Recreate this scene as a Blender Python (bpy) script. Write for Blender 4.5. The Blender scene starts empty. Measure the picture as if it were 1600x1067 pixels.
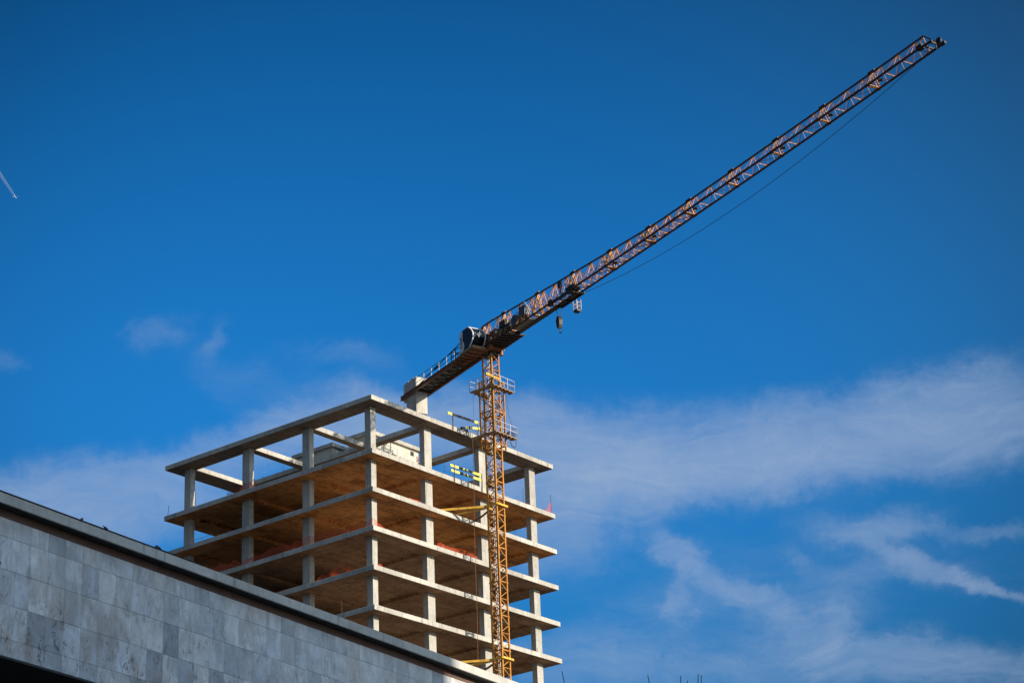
import bpy, bmesh, math, random
from mathutils import Vector, Matrix
random.seed(7)
sc = bpy.context.scene
R = math.radians

# ------------------------------------------------------------------ camera, light, exposure
ZO = 1.6                                   # eye height over the ground
FPX = 3665.6
cam_d = bpy.data.cameras.new('camera'); cam = bpy.data.objects.new('camera', cam_d)
sc.collection.objects.link(cam); sc.camera = cam
cam_d.sensor_width = 36; cam_d.lens = FPX / 1600 * 36
cam_d.clip_start = 0.5; cam_d.clip_end = 80000
PIT, ROL = 0.39738, -0.040943
f_ = Vector((0, math.cos(PIT), math.sin(PIT))); u_ = Vector((0, -math.sin(PIT), math.cos(PIT))); x_ = Vector((1, 0, 0))
xr = x_ * math.cos(ROL) + u_ * math.sin(ROL); ur = -x_ * math.sin(ROL) + u_ * math.cos(ROL)
cam.matrix_world = Matrix(((xr.x, ur.x, -f_.x, 0), (xr.y, ur.y, -f_.y, 0), (xr.z, ur.z, -f_.z, ZO), (0, 0, 0, 1)))

E1 = Vector((0.6192716, 0.7851768, 0)); E2 = Vector((-0.7851768, 0.6192716, 0))   # the two face directions of the tower
CORNER = Vector((-12.7941758, 195.5709319, 0))
TF = Matrix(((E1.x, E2.x, 0, CORNER.x), (E1.y, E2.y, 0, CORNER.y), (0, 0, 1, 0), (0, 0, 0, 1)))
TROT = math.atan2(E1.y, E1.x)

SUN_EL = R(15.6)
sh = (-E2 + 0.035 * E1).normalized()
sunv = Vector((sh.x * math.cos(SUN_EL), sh.y * math.cos(SUN_EL), math.sin(SUN_EL)))
sd = bpy.data.lights.new('sun', 'SUN'); so = bpy.data.objects.new('sun', sd); sc.collection.objects.link(so)
sd.energy = 4.3; sd.angle = R(0.53); sd.color = (1.0, 0.875, 0.70)
so.rotation_euler = sunv.to_track_quat('Z', 'Y').to_euler(); so.location = (60, -40, 60)

sc.view_settings.view_transform = 'Standard'; sc.view_settings.look = 'None'
sc.view_settings.exposure = 0.6; sc.view_settings.gamma = 1.0; sc.view_settings.use_curve_mapping = False

# ------------------------------------------------------------------ node helpers
class NT:
    def __init__(s, tree): s.t = tree; s.n = tree.nodes; s.l = tree.links
    def node(s, typ, ins=None, **kw):
        n = s.n.new(typ)
        for k, v in kw.items(): setattr(n, k, v)
        if ins:
            for k, v in ins.items(): s.put(n.inputs[k], v)
        return n
    def put(s, sock, v):
        if hasattr(v, 'is_output') or isinstance(v, bpy.types.NodeSocket): s.l.new(v, sock)
        elif isinstance(v, bpy.types.Node): s.l.new(v.outputs[0], sock)
        else: sock.default_value = v
    def math(s, op, a, b=0.0, c=0.0, clamp=False):
        n = s.n.new('ShaderNodeMath'); n.operation = op; n.use_clamp = clamp
        s.put(n.inputs[0], a); s.put(n.inputs[1], b)
        if op in ('MULTIPLY_ADD', 'SMOOTH_MIN', 'SMOOTH_MAX'): s.put(n.inputs[2], c)
        return n.outputs[0]
    def noise(s, vec, scale, detail=4.0, rough=0.55, dist=0.0):
        n = s.node('ShaderNodeTexNoise', {'Vector': vec, 'Scale': scale, 'Detail': detail, 'Roughness': rough, 'Distortion': dist})
        return n.outputs['Fac']
    def mapping(s, vec, loc=(0, 0, 0), rot=(0, 0, 0), scale=(1, 1, 1), typ='POINT'):
        n = s.n.new('ShaderNodeMapping'); n.vector_type = typ
        s.put(n.inputs['Vector'], vec); n.inputs['Location'].default_value = loc
        n.inputs['Rotation'].default_value = rot; n.inputs['Scale'].default_value = scale
        return n.outputs[0]
    def ramp(s, fac, stops, interp='LINEAR'):
        n = s.n.new('ShaderNodeValToRGB'); s.put(n.inputs[0], fac); r = n.color_ramp; r.interpolation = interp
        while len(r.elements) > 1: r.elements.remove(r.elements[-1])
        r.elements[0].position = stops[0][0]; r.elements[0].color = stops[0][1]
        for p, c in stops[1:]:
            e = r.elements.new(p); e.color = c
        return n.outputs[0]
    def mix(s, fac, a, b, mode='MIX'):
        n = s.n.new('ShaderNodeMix'); n.data_type = 'RGBA'; n.blend_type = mode
        s.put(n.inputs[0], fac); s.put(n.inputs[6], a); s.put(n.inputs[7], b)
        return n.outputs[2]
    def maprange(s, v, a, b, c=0.0, d=1.0, smooth=False):
        n = s.n.new('ShaderNodeMapRange'); n.interpolation_type = 'SMOOTHSTEP' if smooth else 'LINEAR'
        s.put(n.inputs[0], v)
        for i, x in enumerate((a, b, c, d)): n.inputs[1 + i].default_value = x
        return n.outputs[0]
def g4(v): return (v, v, v, 1)
def c4(c): return (c[0], c[1], c[2], 1)

# ------------------------------------------------------------------ world: clear sky with thin cirrus
w = bpy.data.worlds.new('World'); sc.world = w; w.use_nodes = True
W = NT(w.node_tree); W.n.clear()
sky = W.node('ShaderNodeTexSky'); sky.sky_type = 'NISHITA'; sky.sun_disc = False
sky.sun_elevation = SUN_EL
sky.sun_rotation = math.atan2(sunv.x, sunv.y)
sky.altitude = 900; sky.air_density = 1.0; sky.dust_density = 2.2; sky.ozone_density = 3.0
geo = W.node('ShaderNodeTexCoord')
dirv = geo.outputs['Generated']
sep = W.node('ShaderNodeSeparateXYZ', {'Vector': dirv})
az = W.math('MULTIPLY', W.math('ARCTAN2', sep.outputs[0], sep.outputs[1]), 57.29578)
el = W.math('MULTIPLY', W.math('ARCSINE', sep.outputs[2]), 57.29578)
# the high cirrus deck seen on a plane far above
zc = W.math('MAXIMUM', sep.outputs[2], 0.06)
px = W.math('DIVIDE', sep.outputs[0], zc); py = W.math('DIVIDE', sep.outputs[1], zc)
deck = W.node('ShaderNodeCombineXYZ', {'X': px, 'Y': py, 'Z': 0.0}).outputs[0]
wn = W.node('ShaderNodeTexNoise', {'Vector': deck, 'Scale': 1.1, 'Detail': 3.0}); 
warp = W.node('ShaderNodeVectorMath', {0: wn.outputs['Color'], 1: (0.5, 0.5, 0.5)}, operation='SUBTRACT')
warp = W.node('ShaderNodeVectorMath', {0: warp.outputs[0], 1: (0.9, 0.9, 0.0)}, operation='MULTIPLY')
dk = W.node('ShaderNodeVectorMath', {0: deck, 1: warp.outputs[0]}, operation='ADD').outputs[0]
ae = W.node('ShaderNodeCombineXYZ', {'X': az, 'Y': el, 'Z': 0.0}).outputs[0]
aew = W.node('ShaderNodeTexNoise', {'Vector': ae, 'Scale': 0.55, 'Detail': 9.0, 'Roughness': 0.66}).outputs['Color']
aew = W.node('ShaderNodeVectorMath', {0: aew, 1: (0.5, 0.5, 0.5)}, operation='SUBTRACT').outputs[0]
aew = W.node('ShaderNodeVectorMath', {0: aew, 1: (3.0, 1.5, 0.0)}, operation='MULTIPLY').outputs[0]
aed = W.node('ShaderNodeVectorMath', {0: ae, 1: aew}, operation='ADD').outputs[0]
def az_el(X, Y):
    d = f_ + xr * ((X - 800) / FPX) - ur * ((Y - 533.5) / FPX); d.normalize()
    return math.degrees(math.atan2(d.x, d.y)), math.degrees(math.asin(d.z))
# cirrus banks: (bearing/height of the middle as seen at px X, Y ; half length, half width in px ; tilt ; strength ; edge softness)
banks = [
 (1240, 702, 560, 100, 3, .66, 1.0), (900, 730, 200, 125, 0, .62, 1.0), (1080, 745, 300, 62, 6, .42, 1.0),
 (1520, 650, 330, 100, 5, .40, 1.0), (1430, 600, 300, 50, 7, .22, 1), (870, 855, 110, 85, 0, .50, 1.0),
 (1050, 862, 62, 26, -34, .62, .8), (1120, 900, 110, 24, -26, .42, .8), (1200, 955, 95, 26, -22, .34, 1.0), (1285, 985, 60, 42, 38, .34, 1.0), (1060, 930, 26, 60, 12, .22, 1), (1310, 940, 80, 60, 0, .2, 1),
 (1345, 822, 130, 22, -4, .50, .9), (1440, 815, 80, 22, 8, .36, .9), (1375, 862, 80, 22, -34, .46, 1.0), (1470, 892, 100, 16, -16, .60, .9), (1550, 918, 70, 11, -20, .62, .9), (1560, 831, 90, 14, -4, .58, .9),
 (1200, 905, 330, 90, -14, .26, 1), (1430, 870, 240, 60, -12, .22, 1), (1150, 960, 200, 60, -16, .20, 1), (1245, 880, 40, 14, -40, .22, 1), (1400, 905, 120, 14, -10, .24, 1),
 (1060, 1045, 620, 66, -2, .48, 1.0), (1500, 1035, 320, 48, -8, .38, 1.0), (980, 970, 150, 60, 0, .26, 1),
 (130, 790, 330, 92, 6, .88, 1.0), (430, 694, 250, 58, 12, .55, 1.0), (600, 648, 240, 75, 8, .48, 1.0),
 (250, 525, 60, 26, 34, .42, 1.0), (335, 530, 34, 44, -30, .30, 1), (545, 552, 110, 20, -3, .46, 1.0), (370, 605, 150, 34, -22, .34, 1.0), (15, 566, 40, 16, -5, .42, .9), (500, 600, 200, 30, -14, .28, 1),
 (740, 665, 220, 75, 0, .46, 1.0)]
acc = None
for (X, Y, a, b, tilt, k, s_) in banks:
    if b < 36: k *= 0.66; a *= 1.12; b *= 1.45
    A, El = az_el(X, Y); px2d = 57.29578 / FPX
    ca = math.cos(math.radians(El))
    m = W.mapping(aed, loc=(A, El, 0), rot=(0, 0, R(tilt - 2.35)), scale=(a * px2d / ca, b * px2d, 1), typ='TEXTURE')
    ln = W.node('ShaderNodeVectorMath', {0: m}, operation='LENGTH').outputs['Value']
    v = W.maprange(ln, 0.15, 1.25, k, 0.0, smooth=True)
    acc = v if acc is None else W.math('ADD', acc, v)
# fibrous texture: nearly level streaks in the upper banks, slanting ones lower down
fw = W.node('ShaderNodeTexNoise', {'Vector': ae, 'Scale': 0.22, 'Detail': 4.0, 'Roughness': 0.55}).outputs['Color']
fw = W.node('ShaderNodeVectorMath', {0: W.node('ShaderNodeVectorMath', {0: fw, 1: (0.5, 0.5, 0.5)}, operation='SUBTRACT').outputs[0], 1: (5.0, 2.6, 0.0)}, operation='MULTIPLY').outputs[0]
fa = W.node('ShaderNodeVectorMath', {0: ae, 1: fw}, operation='ADD').outputs[0]
nA = W.noise(W.mapping(fa, rot=(0, 0, R(-5)), scale=(0.15, 1.0, 1)), 1.7, 10.0, 0.70, 0.4)
nB = W.noise(W.mapping(fa, rot=(0, 0, R(24)), scale=(0.20, 1.0, 1)), 2.3, 10.0, 0.70, 0.6)
nC = W.noise(fa, 0.55, 8.0, 0.62, 0.4)
nD = W.noise(W.mapping(fa, rot=(0, 0, R(10)), scale=(0.35, 1.0, 1)), 4.5, 8.0, 0.72, 0.3)
sel = W.maprange(el, 16.2, 19.2, 1.0, 0.0, smooth=True)
fib = W.math('ADD', W.math('MULTIPLY', nA, W.math('SUBTRACT', 1.0, sel)), W.math('MULTIPLY', nB, sel))
tex = W.math('ADD', W.math('MULTIPLY', fib, 0.58), W.math('ADD', W.math('MULTIPLY', nC, 0.20), W.math('MULTIPLY', nD, 0.22)))
# thin veil over the rest of the sky outside the picture
far = W.maprange(W.math('ABSOLUTE', az), 11.5, 19, 0.0, 1.0, smooth=True)
low = W.math('MULTIPLY', W.maprange(el, 2, 26, 0.95, 0.22, smooth=True), W.maprange(W.noise(ae, 0.16, 3.0, 0.5), 0.35, 0.62, 0.35, 1.15, smooth=True))
under = W.math('MULTIPLY', W.maprange(el, 8, 14.5, 0.55, 0.0, smooth=True), W.math('SUBTRACT', 1.0, far))
acc = W.math('ADD', W.math('ADD', acc, under), W.math('MULTIPLY', far, low))
erod = W.math('ADD', acc, W.math('MULTIPLY', W.math('SUBTRACT', tex, 0.5), 1.95))
dens = W.maprange(erod, -0.12, 1.45, 0.0, 0.82)
dens = W.math('MULTIPLY', dens, W.maprange(acc, 0.0, 0.62, 0.0, 1.0, smooth=True))
sund = W.node('ShaderNodeVectorMath', {0: dirv, 1: sunv}, operation='DOT_PRODUCT').outputs['Value']
satf = W.maprange(sund, -0.40, 0.30, 1.30, 0.85, smooth=True)
hsv = W.node('ShaderNodeHueSaturation', {'Hue': 0.497, 'Saturation': satf, 'Value': 1.0, 'Color': sky.outputs[0]})
tint = W.mix(1.0, hsv.outputs[0], W.mix(W.maprange(sund, -0.40, 0.30, 0.0, 1.0, smooth=True), (0.33, 0.87, 1.08, 1), (0.80, 0.97, 1.08, 1)), 'MULTIPLY')
# vignette painted into the sky: brightest at the middle of the view, darker outwards
cen = W.node('ShaderNodeVectorMath', {0: dirv, 1: Vector((-0.01, math.cos(R(22.5)), math.sin(R(22.5)))).normalized()}, operation='DOT_PRODUCT').outputs['Value']
lobe = W.math('MULTIPLY', W.maprange(cen, 0.935, 1.0, 0.36, 1.70, smooth=True), W.maprange(el, 21, 38, 1.0, 0.60, smooth=True))
sund = W.node('ShaderNodeVectorMath', {0: dirv, 1: sunv}, operation='DOT_PRODUCT').outputs['Value']
lobe = W.math('ADD', W.math('MULTIPLY', W.math('MULTIPLY', lobe, 0.42), W.maprange(el, 10, 22, 0.70, 1.0, smooth=True)), W.maprange(sund, -0.25, 0.50, 0.0, 0.72, smooth=True))
lobec = W.node('ShaderNodeCombineXYZ', {'X': lobe, 'Y': lobe, 'Z': lobe}).outputs[0]
tint = W.mix(1.0, tint, lobec, 'MULTIPLY')
skyc = W.mix(dens, tint, (1.45, 1.92, 2.72, 1))
bg = W.node('ShaderNodeBackground', {'Color': skyc, 'Strength': 0.15})
W.l.new(bg.outputs[0], W.node('ShaderNodeOutputWorld').inputs[0])

# ------------------------------------------------------------------ materials
def newmat(name):
    m = bpy.data.materials.new(name); m.use_nodes = True; t = NT(m.node_tree)
    b = next(n for n in t.n if n.type == 'BSDF_PRINCIPLED'); return m, t, b
def simple(name, col, rough=0.7, metal=0.0, var=0.25, scale=3.0, bump=0.0, spec=0.4):
    m, t, b = newmat(name)
    pos = t.node('ShaderNodeNewGeometry').outputs['Position']
    n = t.noise(pos, scale, 5.0, 0.6)
    k = t.maprange(n, 0.3, 0.7, 1 - var, 1 + var)
    kc = t.node('ShaderNodeCombineXYZ', {'X': k, 'Y': k, 'Z': k}).outputs[0]
    t.put(b.inputs['Base Color'], t.mix(1.0, c4(col), kc, 'MULTIPLY'))
    b.inputs['Roughness'].default_value = rough; b.inputs['Metallic'].default_value = metal
    b.inputs['Specular IOR Level'].default_value = spec
    if bump:
        t.put(b.inputs['Normal'], t.node('ShaderNodeBump', {'Height': n, 'Strength': bump, 'Distance': 0.02}).outputs[0])
    return m
def concrete(name, col, dirt=(0.10, 0.095, 0.085), streak=0.5, lift=False, seed=0.0, spec=0.25):
    m, t, b = newmat(name)
    pos = t.node('ShaderNodeNewGeometry').outputs['Position']
    pos = t.node('ShaderNodeVectorMath', {0: pos, 1: (seed, seed * 1.7, 0)}, operation='ADD').outputs[0]
    big = t.noise(pos, 0.35, 5.0, 0.6); mid = t.noise(pos, 2.2, 6.0, 0.65); fine = t.noise(pos, 14.0, 5.0, 0.6)
    st = t.noise(t.mapping(pos, scale=(3.2, 3.2, 0.28)), 1.3, 5.0, 0.65, 0.2)
    tone = t.math('ADD', t.math('MULTIPLY', big, 0.5), t.math('ADD', t.math('MULTIPLY', mid, 0.35), t.math('MULTIPLY', fine, 0.15)))
    k = t.maprange(tone, 0.36, 0.64, 0.74, 1.22)
    kc = t.node('ShaderNodeCombineXYZ', {'X': k, 'Y': k, 'Z': t.math('MULTIPLY', k, 0.99)}).outputs[0]
    base = t.mix(1.0, c4(col), kc, 'MULTIPLY')
    sm = t.maprange(st, 0.54, 0.74, 0.0, streak, smooth=True)
    base = t.mix(sm, base, c4(dirt))
    if lift:
        ob = t.node('ShaderNodeSeparateXYZ', {'Vector': t.node('ShaderNodeTexCoord').outputs['Object']})
        ln = None
        for q in (0, 1):
            fr_ = t.math('ABSOLUTE', t.math('SUBTRACT', t.math('FRACT', t.math('DIVIDE', ob.outputs[q], 2.44)), 0.5))
            l_ = t.maprange(fr_, 0.006, 0.012, 0.75, 0.0); ln = l_ if ln is None else t.math('MAXIMUM', ln, l_)
        base = t.mix(ln, base, c4((0.13, 0.12, 0.105)))
        # each shutter bay dried to its own tone
        cell = t.node('ShaderNodeCombineXYZ', {'X': t.math('FLOOR', t.math('ADD', t.math('DIVIDE', ob.outputs[0], 2.44), 0.5)), 'Y': t.math('FLOOR', t.math('ADD', t.math('DIVIDE', ob.outputs[1], 2.44), 0.5)), 'Z': t.node('ShaderNodeObjectInfo').outputs['Random']}).outputs[0]
        wn2 = t.node('ShaderNodeTexWhiteNoise', {'Vector': cell}).outputs['Value']
        kk_ = t.maprange(wn2, 0, 1, 0.84, 1.08); base = t.mix(1.0, base, t.node('ShaderNodeCombineXYZ', {'X': kk_, 'Y': kk_, 'Z': kk_}).outputs[0], 'MULTIPLY')
        # soot and moss along the top arris, ragged
        edge = t.noise(t.mapping(pos, scale=(1.6, 1.6, 5.0)), 2.4, 6.0, 0.7)
        base = t.mix(t.math('MULTIPLY', t.maprange(edge, 0.55, 0.66, 0.0, 0.8, smooth=True), t.maprange(ob.outputs[2], -0.22, -0.02, 0.0, 1.0)), base, c4((0.07, 0.068, 0.06)))
    # pin holes and blotches
    vo = t.node('ShaderNodeTexVoronoi', {'Vector': pos, 'Scale': 1.1})
    hole = t.maprange(vo.outputs['Distance'], 0.03, 0.07, 0.75, 0.0)
    base = t.mix(hole, base, c4((0.06, 0.055, 0.05)))
    t.put(b.inputs['Base Color'], base)
    b.inputs['Roughness'].default_value = 0.88; b.inputs['Specular IOR Level'].default_value = spec
    t.put(b.inputs['Normal'], t.node('ShaderNodeBump', {'Height': t.math('ADD', mid, t.math('MULTIPLY', fine, 0.6)), 'Strength': 0.35, 'Distance': 0.03}).outputs[0])
    return m
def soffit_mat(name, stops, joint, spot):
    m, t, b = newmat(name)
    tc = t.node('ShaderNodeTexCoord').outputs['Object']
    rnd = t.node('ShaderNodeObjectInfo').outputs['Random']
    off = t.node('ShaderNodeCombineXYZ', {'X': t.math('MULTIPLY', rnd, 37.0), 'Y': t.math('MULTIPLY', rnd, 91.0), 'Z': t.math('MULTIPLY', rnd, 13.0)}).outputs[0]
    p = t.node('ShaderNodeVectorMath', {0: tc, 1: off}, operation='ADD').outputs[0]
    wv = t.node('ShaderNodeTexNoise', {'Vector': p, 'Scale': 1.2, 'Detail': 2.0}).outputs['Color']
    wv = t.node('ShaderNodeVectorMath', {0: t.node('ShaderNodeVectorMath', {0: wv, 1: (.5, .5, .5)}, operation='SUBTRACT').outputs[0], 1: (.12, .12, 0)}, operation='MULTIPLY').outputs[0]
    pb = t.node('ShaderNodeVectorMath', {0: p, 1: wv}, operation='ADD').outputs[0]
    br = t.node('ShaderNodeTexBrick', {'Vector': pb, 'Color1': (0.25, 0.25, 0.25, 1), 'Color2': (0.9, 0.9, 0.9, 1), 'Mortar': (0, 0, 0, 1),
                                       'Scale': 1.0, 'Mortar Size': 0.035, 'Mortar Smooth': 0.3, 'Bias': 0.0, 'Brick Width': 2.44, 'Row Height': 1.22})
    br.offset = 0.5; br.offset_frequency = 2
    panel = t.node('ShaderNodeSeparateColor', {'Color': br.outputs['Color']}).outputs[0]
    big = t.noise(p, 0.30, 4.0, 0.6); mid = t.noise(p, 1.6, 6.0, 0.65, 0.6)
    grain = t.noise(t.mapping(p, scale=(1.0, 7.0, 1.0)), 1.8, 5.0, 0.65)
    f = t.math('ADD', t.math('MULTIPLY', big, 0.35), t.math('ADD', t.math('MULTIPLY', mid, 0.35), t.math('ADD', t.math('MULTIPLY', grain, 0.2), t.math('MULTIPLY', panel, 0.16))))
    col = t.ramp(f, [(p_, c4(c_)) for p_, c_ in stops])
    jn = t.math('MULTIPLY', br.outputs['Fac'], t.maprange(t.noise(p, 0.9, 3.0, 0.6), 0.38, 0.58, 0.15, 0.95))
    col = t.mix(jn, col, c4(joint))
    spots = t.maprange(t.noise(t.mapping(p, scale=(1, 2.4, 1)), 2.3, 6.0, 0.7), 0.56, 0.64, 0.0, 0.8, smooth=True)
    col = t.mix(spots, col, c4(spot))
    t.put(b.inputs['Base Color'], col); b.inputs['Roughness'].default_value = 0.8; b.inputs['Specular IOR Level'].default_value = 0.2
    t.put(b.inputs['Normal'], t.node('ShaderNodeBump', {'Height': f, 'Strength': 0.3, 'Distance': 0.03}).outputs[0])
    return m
def paint(name, col, rust=(0.16, 0.055, 0.02), amount=0.35, rough=0.45, scale=2.6):
    m, t, b = newmat(name)
    pos = t.node('ShaderNodeNewGeometry').outputs['Position']
    n = t.noise(pos, scale, 6.0, 0.7); n2_ = t.noise(pos, 0.4, 3.0, 0.5)
    k = t.maprange(n2_, 0.3, 0.7, 0.8, 1.15); kc = t.node('ShaderNodeCombineXYZ', {'X': k, 'Y': k, 'Z': k}).outputs[0]
    base = t.mix(1.0, c4(col), kc, 'MULTIPLY')
    base = t.mix(t.maprange(n, 0.50, 0.66, 0.0, amount * 2.0, smooth=True), base, c4(rust))
    t.put(b.inputs['Base Color'], base); b.inputs['Roughness'].default_value = rough; b.inputs['Specular IOR Level'].default_value = 0.35
    return m
def marble_mat():
    m, t, b = newmat('weathered_marble')
    pos = t.node('ShaderNodeNewGeometry').outputs['Position']
    oi = t.node('ShaderNodeObjectInfo').outputs['Random']
    r2 = t.math('FRACT', t.math('MULTIPLY', oi, 57.31)); r3 = t.math('FRACT', t.math('MULTIPLY', oi, 191.7))
    off = t.node('ShaderNodeCombineXYZ', {'X': t.math('MULTIPLY', oi, 60.0), 'Y': t.math('MULTIPLY', r2, 30.0), 'Z': t.math('MULTIPLY', r3, 20.0)}).outputs[0]
    p = t.node('ShaderNodeVectorMath', {0: pos, 1: off}, operation='ADD').outputs[0]
    toneP = t.ramp(oi, [(0.0, c4((0.27, 0.305, 0.335))), (0.12, c4((0.40, 0.435, 0.465))), (0.26, c4((0.54, 0.575, 0.605))), (0.6, c4((0.58, 0.605, 0.62))), (0.85, c4((0.62, 0.615, 0.60))), (1.0, c4((0.48, 0.51, 0.54)))])
    vein = t.noise(t.mapping(p, rot=(0.6, 0.4, 0.9), scale=(1.0, 1.0, 0.45)), 1.5, 8.0, 0.68, 1.8)
    veil = t.math('ABSOLUTE', t.math('SUBTRACT', vein, 0.5))
    vm = t.maprange(veil, 0.0, 0.045, 0.42, 0.0, smooth=True)
    cloud = t.noise(p, 0.85, 6.0, 0.62, 0.8)
    kk = t.maprange(cloud, 0.32, 0.68, 0.70, 1.18); kc = t.node('ShaderNodeCombineXYZ', {'X': kk, 'Y': kk, 'Z': kk}).outputs[0]
    base = t.mix(1.0, toneP, kc, 'MULTIPLY')
    base = t.mix(t.math('MULTIPLY', vm, t.maprange(r2, 0.3, 1.0, 0.1, 1.0)), base, c4((0.17, 0.175, 0.185)))
    # brown seepage and black grime, continuous from panel to panel, heavier low on the wall
    sepz = t.node('ShaderNodeSeparateXYZ', {'Vector': pos}).outputs[2]
    lowm = t.maprange(sepz, 19.6, 22.8, 1.0, 0.30)
    grime = t.noise(t.mapping(pos, scale=(0.9, 0.9, 0.42)), 1.3, 8.0, 0.7, 0.6)
    base = t.mix(t.math('MULTIPLY', t.maprange(grime, 0.44, 0.62, 0.0, 0.75, smooth=True), lowm), base, c4((0.30, 0.25, 0.20)))
    g2 = t.noise(t.mapping(pos, loc=(7, 3, 0), scale=(1.5, 1.5, 0.8)), 2.6, 8.0, 0.78, 0.9)
    base = t.mix(t.math('MULTIPLY', t.maprange(g2, 0.54, 0.63, 0.0, 0.85, smooth=True), lowm), base, c4((0.075, 0.075, 0.08)))
    # rust and dirt run down from under the eaves
    run = t.noise(t.mapping(pos, scale=(2.4, 2.4, 0.14)), 1.4, 5.0, 0.7)
    topm = t.maprange(sepz, 22.2, 23.3, 0.0, 1.0, smooth=True)
    base = t.mix(t.math('MULTIPLY', t.maprange(run, 0.50, 0.68, 0.0, 0.5, smooth=True), topm), base, c4((0.21, 0.18, 0.15)))
    vo = t.node('ShaderNodeTexVoronoi', {'Vector': pos, 'Scale': 0.72})
    base = t.mix(t.maprange(vo.outputs['Distance'], 0.022, 0.05, 0.9, 0.0), base, c4((0.03, 0.028, 0.028)))
    t.put(b.inputs['Base Color'], base)
    b.inputs['Roughness'].default_value = 0.52; b.inputs['Specular IOR Level'].default_value = 0.35
    t.put(b.inputs['Normal'], t.node('ShaderNodeBump', {'Height': grime, 'Strength': 0.15, 'Distance': 0.02}).outputs[0])
    return m
def net_mat():
    m, t, b = newmat('orange_safety_mesh')
    b.inputs['Base Color'].default_value = (0.48, 0.060, 0.014, 1); b.inputs['Roughness'].default_value = 0.6
    pos = t.node('ShaderNodeNewGeometry').outputs['Position']
    n = t.noise(pos, 3.0, 4.0, 0.6)
    tr = t.node('ShaderNodeBsdfTransparent'); mx = t.node('ShaderNodeMixShader')
    t.put(mx.inputs[0], t.maprange(n, 0.3, 0.7, 0.22, 0.66)); t.l.new(tr.outputs[0], mx.inputs[1]); t.l.new(b.outputs[0], mx.inputs[2])
    out = next(x for x in t.n if x.type == 'OUTPUT_MATERIAL'); t.l.new(mx.outputs[0], out.inputs[0])
    return m
def trail_mat():
    m, t, b = newmat('ice_crystal_trail')
    b.inputs['Base Color'].default_value = (0.85, 0.87, 0.9, 1); b.inputs['Roughness'].default_value = 1.0
    pos = t.node('ShaderNodeNewGeometry').outputs['Position']
    n = t.noise(pos, 0.002, 2.0, 0.5)
    tr = t.node('ShaderNodeBsdfTransparent'); mx = t.node('ShaderNodeMixShader')
    t.put(mx.inputs[0], t.maprange(n, 0.3, 0.7, 0.06, 0.11)); t.l.new(tr.outputs[0], mx.inputs[1]); t.l.new(b.outputs[0], mx.inputs[2])
    out = next(x for x in t.n if x.type == 'OUTPUT_MATERIAL'); t.l.new(mx.outputs[0], out.inputs[0])
    return m
def glass_mat(name, col, rough=0.08):
    m, t, b = newmat(name); b.inputs['Base Color'].default_value = c4(col); b.inputs['Roughness'].default_value = rough
    b.inputs['Specular IOR Level'].default_value = 0.45; return m

MC = concrete('cast_concrete', (0.365, 0.35, 0.32), streak=0.65)
MCe = concrete('slab_edge_concrete', (0.42, 0.40, 0.36), dirt=(0.12, 0.11, 0.095), streak=0.75, seed=11, lift=True)
MCf = concrete('fascia_concrete', (0.43, 0.42, 0.39), dirt=(0.14, 0.14, 0.135), streak=0.7, seed=23)
MCp = concrete('rendered_rooftop_wall', (0.52, 0.48, 0.40), dirt=(0.16, 0.15, 0.13), streak=0.5, seed=31)
MB_ = concrete('ballast_concrete', (0.44, 0.42, 0.375), dirt=(0.13, 0.12, 0.10), streak=0.55, seed=5)
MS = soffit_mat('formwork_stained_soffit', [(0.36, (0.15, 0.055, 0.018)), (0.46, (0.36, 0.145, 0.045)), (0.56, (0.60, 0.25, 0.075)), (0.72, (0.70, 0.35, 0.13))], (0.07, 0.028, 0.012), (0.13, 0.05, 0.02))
MSa = soffit_mat('brown_formwork_soffit', [(0.36, (0.10, 0.055, 0.032)), (0.47, (0.24, 0.135, 0.075)), (0.57, (0.36, 0.205, 0.115)), (0.72, (0.42, 0.27, 0.17))], (0.06, 0.03, 0.015), (0.11, 0.055, 0.03))  # duller, browner soffit colours for the lower floors
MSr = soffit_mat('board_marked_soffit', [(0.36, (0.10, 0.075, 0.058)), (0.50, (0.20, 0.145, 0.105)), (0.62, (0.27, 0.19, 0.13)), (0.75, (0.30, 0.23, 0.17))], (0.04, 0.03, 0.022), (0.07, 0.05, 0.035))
MY = paint('crane_ochre_paint', (0.45, 0.20, 0.034), amount=0.34)
MO = paint('jib_orange_paint', (0.40, 0.165, 0.030), rust=(0.10, 0.04, 0.02), amount=0.35)
MJ = paint('shaded_chord_paint', (0.085, 0.033, 0.014), rust=(0.035, 0.02, 0.015), amount=0.4)  # jib paint darkened to carry the shade on the chords
MGi = paint('counter_jib_brown', (0.20, 0.075, 0.03), rust=(0.06, 0.028, 0.016), amount=0.4)
MD = simple('grimy_dark_steel', (0.035, 0.032, 0.034), 0.55, 0.3, 0.4)
MW = simple('galvanised_steel', (0.60, 0.56, 0.52), 0.4, 0.3, 0.2)
MGalv = simple('dull_zinc_steel', (0.30, 0.27, 0.25), 0.6, 0.2, 0.3)
MLad = simple('pale_ladder_steel', (0.72, 0.60, 0.55), 0.5, 0.1, 0.2)
MBlue = simple('blue_grey_plate', (0.055, 0.085, 0.13), 0.5, 0.2, 0.3)
MDeck = simple('weathered_deck_planks', (0.33, 0.22, 0.13), 0.8, 0, 0.4, 2.0)
MPl = simple('grey_deck_plate', (0.20, 0.175, 0.14), 0.7, 0.1, 0.3)
MGlass = glass_mat('dark_cab_glass', (0.006, 0.010, 0.016), 0.12)
MWhite = simple('white_cab_trim', (0.75, 0.73, 0.70), 0.5, 0, 0.1)
MGrey = simple('pale_grey_cab_panel', (0.62, 0.62, 0.64), 0.5, 0, 0.15)
MLet = simple('blue_lettering', (0.03, 0.05, 0.12), 0.6, 0, 0.1)
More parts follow.
